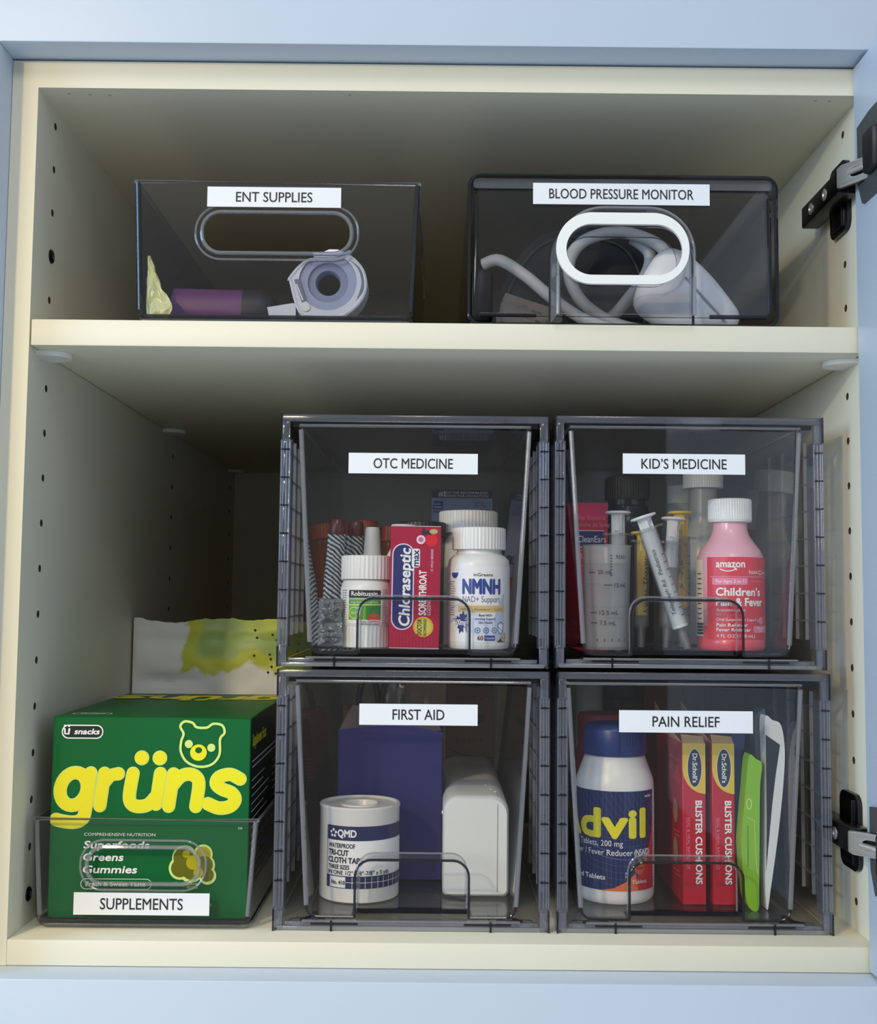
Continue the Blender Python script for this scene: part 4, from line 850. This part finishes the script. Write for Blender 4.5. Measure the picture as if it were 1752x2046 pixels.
a.text('Coated Tablets', -10, 17.5, 3.2, WHITE2, w=34, al='r', bold=.02); a.circ(15.4, 25.5, 4.3, C('rust_tablet', (206, 84, 52), rough=.3), ry=4.8); a.text('Advil', 15.4, 24.6, 1.8, INK, w=6, al='c', bold=.02); a.text('Tablets', 15.4, 14.8, 2.6, WHITE2, w=12.6, al='c', shear=.1)
a.text('HALEON', 20.5, 74.4, 1.5, WHITE2, w=6.6, bold=.02); a.text('Actual', 4, 21.6, 1.6, WHITE2, w=5); a.text('Size', 4, 19.2, 1.6, WHITE2, w=3.4); a.lines(32.6, 44, [14+k*2.2 for k in range(16)], GREYINK)
a.put(mb, on_cyl(28.45, -.04), bend=1.8, clip=(-72, 48, 10, 79)); mb.build('label', t, 'navy label with a pale grid and yellow wordmark')
BR = C('blister_red', (190, 18, 44), rough=.3); MUST = C('mustard_print', (226, 190, 66), rough=.35); KFT = C('raw_card', (206, 168, 118), rough=.75)
def blister(x, w, lab, rz):
    t = thing('bandage_box', lab, 'box', (x, 58, FL), (0, 0, rz), group='blister cushion boxes')
    mb = MB(); mb.box(-w/2, w/2, 0, 96, 0, 113, BR, r=.5, seg=1); a = Art()
    a.fill([[(-w/2+.1, 112.9), (w/2-.1, 112.9), (w/2-.1, 77.4)]+[(p.x, p.y) for p in spline([(w/2-.2, 77.2), (2, 78.6), (-3.8, 83), (-w/2+.8, 89.6)], 4)]+[(-w/2+.1, 94)]], MUST)
    a.circ(.5, 95.5, 5.2, WHITE2, ry=13.6); a.circ(.5, 95.5, 4.9, C('emblem_navy', (44, 50, 74), rough=.4), ry=13.3); a.text('Dr.Scholl\u2019s', -.9, 105.6, 3.2, WHITE2, w=20.4, rot=-90, bold=.02)
    a.text('BLISTER CUSHIONS', 1.0, 72.4, 4.4, WHITE2, w=58, rot=-90, bold=.03); a.text('SEAL & HEAL BANDAGE', -5, 60.6, 1.9, PK, w=36, rot=-90); a.rect(-5.8, 24.5, -5.6, 60.6, PK)
    a.put(mb, on_front(0))
    b = Art(); b.text('CUSHIONS', 16, 109, 2.2, PK, w=14); b.text('INSTRUCTIONS', 10, 98, 2.2, PK, w=34)
    b.lines(10, 46, [84+k*2.0 for k in range(6)], PK); MET = C('dusty_oval', (168, 134, 122), rough=.5)
    for z in (62, 34): b.circ(22, z, 8, MET, ry=9); b.stroke([(8, z-13), (30, z-15)], .4, PK); b.stroke([(8, z-16), (26, z-18)], .4, PK)
    b.put(mb, lambda u, v, o: (-w/2-o, 44-u if False else u, v)); mb.build('carton', t)
    mb = MB(); mb.box(-w/2, -w/2+.7, 10, 95, 112.8, 113.6, KFT)
    mb.add([(-w/2, 2, 113), (-w/2, 94, 113), (-w/2-3, 90, 135), (-w/2-3, 22, 119), (-w/2+.6, 2, 113), (-w/2+.6, 94, 113), (-w/2-2.4, 90, 135), (-w/2-2.4, 22, 119)], [(0, 1, 2, 3), (7, 6, 5, 4), (0, 4, 5, 1), (1, 5, 6, 2), (2, 6, 7, 3), (3, 7, 4, 0)], KFT)
    mb.add([(-w/2+.5, -.1, 112.6), (w/2-.5, -.1, 112.6), (w/2-.5, 6, 117), (-w/2+.5, 7, 118.4), (-w/2+.5, .5, 112.6), (w/2-.5, .5, 112.6), (w/2-.5, 6.6, 117), (-w/2+.5, 7.6, 118.4)], [(0, 1, 2, 3), (7, 6, 5, 4), (0, 4, 5, 1), (1, 5, 6, 2), (2, 6, 7, 3), (3, 7, 4, 0)], KFT); mb.build('open_flap', t, 'bare tan card flaps')
blister(464.3, 16.6, 'red blister cushion box beside the navy tablet bottle, left of its twin', 0)
blister(485.2, 16.0, 'red blister cushion box beside the green packet, right of its twin', 0)
def packet(outline, d, m, y0, lean=0.0):
    """flat pouch seen edge-on: outline in x-z extruded back and leaning"""
    mb = MB(); l = [(p.x, p.y) for p in spline(outline, 5, True)]
    mb.prism([l], lambda u, v, t: (u+lean*t, y0+t, v), 0, d, m, smooth=True); return mb
GP = C('lime_green_packet', (134, 188, 24), rough=.22, grain=.08, scale=60)
mb = packet([(500, 106), (505, 104), (509, 100), (507.5, 84), (506.6, 40), (506, 14), (505.4, 1), (501, .2), (497, 8), (494, 40), (494.6, 56), (497.4, 84)], 14, GP, 0)
a = Art(); a.ring(499.6, 73, 2.0, .8, C('pale_lime', (0, 0, 0)), ry=4); a.stroke([(497.6, 64), (503.4, 61.5), (503.6, 40), (505, 25), (499, 30)], .35, C('pale_lime', (0, 0, 0))); a.stroke([(498.5, 58), (498.4, 30)], .7, C('leaf_print', (96, 150, 20))); a.put(mb, on_front(0))
single(mb, 'green_packet', 'glossy lime green packet standing beside the second red box', 'packet', (0, 44, FL))
mb = packet([(508, 126), (513, 136), (516.4, 133), (517.6, 90), (517, 40), (513, 6), (508, .2), (508, 30), (510, 80)], 14, C('slate_film', (70, 82, 92), rough=.25, grain=.1), 0)
single(mb, 'dark_packet', 'dark slate film packet between the green packet and the silver pouch', 'packet', (0.4, 60, FL))
mb = packet([(505, 112), (507, 120), (512, 127), (514.6, 124), (514, 104), (506, 104)], 46, C('denim_blue_print', (60, 78, 140), rough=.35), 0)
mb.box(506.4, 512, 1, 40, .2, 112, C('denim_blue_print', (0, 0, 0)))
single(mb, 'blue_packet', 'blue printed packet peeking over the top of the green packet', 'packet', (-1.2, 106, FL))
SIL = C('silver_pouch', (222, 222, 220), rough=.3); BLKF = C('black_pouch_print', (30, 32, 36), rough=.4)
mb = packet([(511.6, 132.5), (517, 131), (522.8, 127.6), (525.2, 110), (523.6, 84), (519.8, 52), (514.2, 15), (511.6, .3), (510.4, 20), (511.6, 62), (511.8, 103)], 13, SIL, 0)
a = Art(); a.fill([[(511.8, 121), (521.9, 114), (518.4, 92), (515.8, 72), (512.6, 42), (511, 26), (511.8, 62)]], BLKF); a.put(mb, on_front(0))
single(mb, 'silver_pouch', 'silver and black pouch leaning at the right side of the PAIN RELIEF drawer', 'pouch', (.1, 44.5, FL))
t = thing('tablet_bottle', 'bottle with a broad dark red cap behind the blue-capped tablet bottle', 'bottle', (414, 154, FL))
MB().lathe([(0, 0), (22, 0), (23, 1.5), (23, 92), (20, 102), (0, 102)], C('maroon_bottle', (120, 26, 36), rough=.3)).build('body', t)
MB().lathe([(0, 101), (20.4, 101), (20.8, 102), (20.8, 122), (19.4, 124.6), (0, 125)], C('dark_red_lid', (130, 34, 40), rough=.35)).build('cap', t)
mb = MB().lathe([(0, 0), (12, 0), (12.6, 1), (12.6, 138), (11.6, 141), (0, 141)], C('off_white_plastic', (0, 0, 0)))
single(mb, 'white_tube', 'plain white tube standing at the back left of the PAIN RELIEF drawer', 'tube', (422, 300, FL))
t = thing('dark_jar', 'black jar with a glossy black lid at the back of the PAIN RELIEF drawer', 'jar', (453.6, 300, FL))
MB().lathe([(0, 0), (18, 0), (18.6, 1), (18.6, 124), (0, 124)], C('charcoal_jar', (48, 50, 52), rough=.35)).build('body', t)
MB().lathe([(0, 124.4), (18.8, 124.4), (19, 125), (19, 140), (18, 141.4), (0, 141.6)], BLACKP).build('lid', t)
mb = MB(); mb.box(-20, 20, 0, 26, 0, 134, C('terracotta_card', (150, 96, 66), rough=.7, grain=.05), r=.6, seg=1); single(mb, 'card_box', 'terracotta card box at the back of the PAIN RELIEF drawer, behind the red boxes', 'box', (497, 332, FL))

# ================================================================== SUPPLEMENTS bin contents
GG = C('bottle_green_card', (2, 98, 46), rough=.4, spec=.3, grain=.04, scale=20); YG = C('bright_yellow_print', (240, 230, 30), rough=.4); PY = C('pale_lime_outline', (214, 234, 130), rough=.4); NG = C('near_black_green', (12, 34, 28), rough=.4)
bw, bd, bh = 137, 196, 136.4
t = thing('gummies_box', 'big green gummies box with huge yellow letters, standing in the SUPPLEMENTS bin', 'box', (82.9, 34.5, 4.9), (0, 0, .3))
mb = MB(); mb.box(-bw/2, bw/2, 0, bd, 0, bh, GG, r=.7, seg=1)
mb.box(bw/2-.05, bw/2+.12, 1, bd-1, .5, bh-1, NG)
def wordmark(a, m, halo, ox, oy, k=1.0):
    """heavy rounded letters g r u-umlaut n s built from thick strokes"""
    sh = lambda l: [(ox+k*(x+.10*y), oy+k*y) for x, y in l]
    arc = lambda cx, cy, rx, ry, a0, a1, n=14: [(cx+rx*cos(RAD(a0+(a1-a0)*i/n)), cy+ry*sin(RAD(a0+(a1-a0)*i/n))) for i in range(n+1)]
    L = [arc(13.4, 16.2, 9.6, 11.6, 0, 360, 28), [(24.2, 27.6), (23.6, 0), (21.5, -5.4), (16.5, -7.2), (9, -6.6), (3.6, -5.4)],
         [(34, 27.4), (33.6, 4.6)], [(34.6, 21), (38.5, 26.2), (44, 27.2)],
         [(54.4, 27.6), (53.8, 12), (56.2, 6), (61.6, 4.2), (68, 5.6), (72.6, 11)], [(74, 27.6), (73.6, 6)],
         [(83.4, 27.4), (82.8, 4.6)], [(83.6, 19), (88.5, 25.4), (94.6, 27.4), (100.4, 25), (102.6, 19), (102.2, 4.6)],
         [(131.5, 24.2), (124, 27.4), (116.4, 25.4), (114.8, 20.8), (119.5, 17), (126.5, 14.4), (129.8, 9.8), (126.8, 5), (119, 3.6), (110.6, 6.6)]]
    L = [[tuple(p) for p in spline(l, 5)] if len(l) > 3 and len(l) < 20 else l for l in L]
    for w, mm in ((9.6, halo), (8.3, m)):
        for i, l in enumerate(L): a.stroke(sh(l), k*(w if i not in (2, 3) else w), mm)
        for x in (59.3, 72.2): a.circ(*sh([(x, 38.6)])[0], k*(w*.5+.5), mm)
    return a
a = Art(); wordmark(a, YG, PY, -67.4, 71.4, .965)
ol = spline([(22, 126), (19.6, 131), (22.4, 134.4), (28, 133.6), (31, 130.6), (38, 130.4), (42.4, 133), (48.6, 132), (50.4, 127), (47.4, 122.6), (47.2, 112), (42, 105.2), (33, 103.6), (24.6, 107), (20.4, 114), (20.6, 121)], 6, True)
a.stroke([(p.x, p.y-.6) for p in ol], 1.7, PY, closed=True)
for x, z in ((25.8, 118.4), (41.4, 116)): a.circ(x, z, 2.8, PY)
a.circ(32.6, 112.6, 5.8, YG, ry=5.6); a.circ(32.7, 114.2, 2.4, GG, ry=2.1)
a.rrect(-62.4, 121.4, -33.6, 131, 4.6, WHITE2); a.rrect(-61.6, 122.2, -34.4, 130.2, 4, NG); a.text('snacks', -53.6, 124.6, 3.6, WHITE2, w=17.4, bold=.035, shear=.2)
a.stroke([(-60.4, 128), (-60, 124.8), (-57.6, 124.6), (-57.2, 128)], 1.3, WHITE2); a.circ(-60.3, 130.2, .8, WHITE2); a.circ(-57.4, 130.2, .8, WHITE2)
a.text('COMPREHENSIVE NUTRITION', -44.6, 55.4, 2.0, WHITE2, w=49); a.text('TM', 61, 60.4, 1.6, WHITE2)
for k, (s, w) in enumerate((('Superfoods', 45), ('Greens', 27.4), ('Gummies', 37))): a.text(s, -44.6, 47-8.3*k, 4.8, WHITE2, w=w, bold=.03, shear=.14)
a.rrect(-46, 19.4, 2.6, 26.6, 3.4, WHITE2); a.rrect(-45.6, 19.8, 2.2, 26.2, 3.1, GG); a.text('Fresh & Sweet Taste', -42.2, 21.6, 2.9, WHITE2, w=40.6, bold=.03)
a.text('Supports', -46, 13.6, 2.0, PY, w=14); a.text('Gut Health \u2022 Immune Health \u2022 Bone Health', -46, 8.4, 3.0, PY, w=90)
for cx, cz, r, m in ((25, 41, 8.6, PY), (22, 34, 7.8, PY), (29.5, 32.6, 8.4, PY), (37.6, 43.6, 6.6, PY), (38.4, 36, 7.6, PY), (41, 29, 6.0, PY)): a.circ(cx, cz, r, m)
OL = C('olive_gummy', (104, 104, 16), rough=.25); OL2 = C('honey_gummy', (178, 164, 20), rough=.25)
for cx, cz, r, m in ((24.4, 41, 7.2, OL), (22, 34, 6.2, OL), (30, 33, 6.8, OL), (37.6, 43.6, 5.2, OL2), (38.4, 36.4, 6.0, OL), (40.6, 29.6, 4.6, OL), (31, 38, 5.0, OL2), (34.6, 31, 3.4, OL2), (26, 43.6, 2.6, OL2)): a.circ(cx, cz, r, m)
a.text('ALWAYS', 27, 22.6, 1.5, PY, w=7); a.text('DELICIOUS', 27, 20.4, 1.5, PY, w=7.4)
a.put(mb, on_front(0), clip=(-bw/2+.2, bw/2-.2, .5, bh-.3))
a = Art(); wordmark(a, YG, PY, -70, -16, 1.0); a.put(mb, lambda u, v, o: (-u, 156-v, bh+o), clip=(-67, 67, -30, 40))
a = Art(); a.rrect(-14, -5, 14, 5, 4.6, WHITE2); a.rrect(-13.2, -4.2, 13.2, 4.2, 4, GG); a.text('snacks', 0, -2, 3.6, WHITE2, w=18, al='c', bold=.04, shear=.2); a.put(mb, lambda u, v, o: (-48-u, 22-v, bh+o))
a = Art(); a.text('Supplement Facts', 8, 116, 8, YG, w=66, bold=.03); a.lines(8, 150, [105, 101], WHITE2, h=.9, jag=.1)
for k in range(16): a.lines(8, 100, [92-5.4*k], WHITE2, h=.8, jag=.4)
for k in range(16): a.lines(110, 185, [92-5.4*k], YG, h=.8, jag=.5)
a.put(mb, lambda u, v, o: (bw/2+.12+o, u, v)); mb.build('carton', t)
# pouch
pm = bpy.data.materials.new('pouch_film'); pm.use_nodes = True; nt = pm.node_tree; p = nt.nodes['Principled BSDF']; p.inputs['Roughness'].default_value = .38
tc = nt.nodes.new('ShaderNodeTexCoord'); sp = nt.nodes.new('ShaderNodeSeparateXYZ'); nt.links.new(tc.outputs['Object'], sp.inputs[0])
ns = nt.nodes.new('ShaderNodeTexNoise'); ns.inputs['Scale'].default_value = 26; ns.inputs['Detail'].default_value = 5; nt.links.new(tc.outputs['Object'], ns.inputs[0])
def math_(op, a, b, c=None):
    n = nt.nodes.new('ShaderNodeMath'); n.operation = op
    for i, q in enumerate((a, b, c)):
        if q is None: continue
        if isinstance(q, (int, float)): n.inputs[i].default_value = q
        else: nt.links.new(q, n.inputs[i])
    return n.outputs[0]
# green fruit print: over the right part and the top, ragged lower edge
ex = math_('MULTIPLY_ADD', sp.outputs['X'], 14.0, .50); ez = math_('MULTIPLY_ADD', sp.outputs['Z'], 18.0, -2.80)
f = math_('ADD', math_('MINIMUM', ex, ez), math_('MULTIPLY_ADD', ns.outputs['Fac'], 1.0, -.5))
cr = nt.nodes.new('ShaderNodeValToRGB'); e = cr.color_ramp.elements; e[0].position = .0; e[0].color = (*lin((226, 228, 226)), 1); e[1].position = .06; e[1].color = (*lin((192, 200, 66)), 1)
for q, c in ((.22, (198, 206, 74)), (.34, (166, 190, 112)), (.6, (146, 178, 84)), (.85, (190, 206, 60))): z = e.new(q); z.color = (*lin(c), 1)
nt.links.new(f, cr.inputs[0]); nt.links.new(cr.outputs[0], p.inputs['Base Color'])
mb = MB(); nx, nz = 60, 54; vs = []; WD, HT = 164, 203
for s in (0, 1):
    for j in range(nz+1):
        for i in range(nx+1):
            u = i/nx; v = j/nz; puff = (max(0, 4*u*(1-u)))**.5*(1-v)**.6*20*(1 if v > .04 else .8)
            top = (2.2*noise.noise(Vector((u*7, 3, 1)))+1.2*noise.noise(Vector((u*26, 9, 1)))+(3.4*max(0, 1-abs(u-.02)/.06))-3.2*max(0, 1-abs(u-.24)/.2)+2*sin(pi*u)) if j == nz else 0
            wr = 2.4*noise.noise(Vector((u*3, v*6, s*4+.5)))+1.2*noise.noise(Vector((u*9, v*14, s*4)))
            wr += -.9*math.exp(-((v-.925)/.008)**2)-.9*math.exp(-((v-.90)/.008)**2)-6*math.exp(-((v-.73)/.03)**2-((u-.22)/.16)**2)
            vs.append(((u-.5)*WD, (1 if s else -1)*(puff+.25)+(-wr if s == 0 else wr*.3)*(1 if puff > .5 else .15), v*HT+top))
m_ = (nx+1)*(nz+1)
fs = [(s*m_+j*(nx+1)+i, s*m_+j*(nx+1)+i+1, s*m_+(j+1)*(nx+1)+i+1, s*m_+(j+1)*(nx+1)+i) for s in (0, 1) for j in range(nz) for i in range(nx)]
edge = [(i, 0) for i in range(nx)]+[(nx, j) for j in range(nz)]+[(i, nz) for i in range(nx, 0, -1)]+[(0, j) for j in range(nz, 0, -1)]
fs += [(b*(nx+1)+a_, d_*(nx+1)+c_, m_+d_*(nx+1)+c_, m_+b*(nx+1)+a_) for (a_, b), (c_, d_) in zip(edge, edge[1:]+edge[:1])]
mb.add(vs, fs, pm, True)
rnd = random.Random(4); pts = [(30, 195), (32, 188), (46, 191), (50, 186), (55, 187), (60, 182), (51, 178), (53, 174), (30, 172), (44, 173), (45, 169), (58, 170), (58, 165), (46, 162), (43, 157), (50, 156), (58, 155), (66, 170), (66, 162), (69, 159), (66, 152), (54, 149), (68, 143), (69, 176), (70, 183), (69, 194)]
for x, z in pts:
    i = int((x/WD+.5)*nx); j = min(nz-1, int(z/HT*nz)); y = min(vs[j*(nx+1)+i][1], vs[(j+1)*(nx+1)+i][1], vs[j*(nx+1)+i+1][1], vs[(j+1)*(nx+1)+i+1][1])-.25
    mb.add([(x-1.4, y, z), (x, y-.05, z-1.4), (x+1.4, y, z), (x, y-.05, z+1.4)], [(0, 1, 2, 3)], INK)
single(mb, 'snack_pouch', 'white pouch with lime fruit print and a torn top, standing behind the green box', 'pouch', (84, 286, .2))
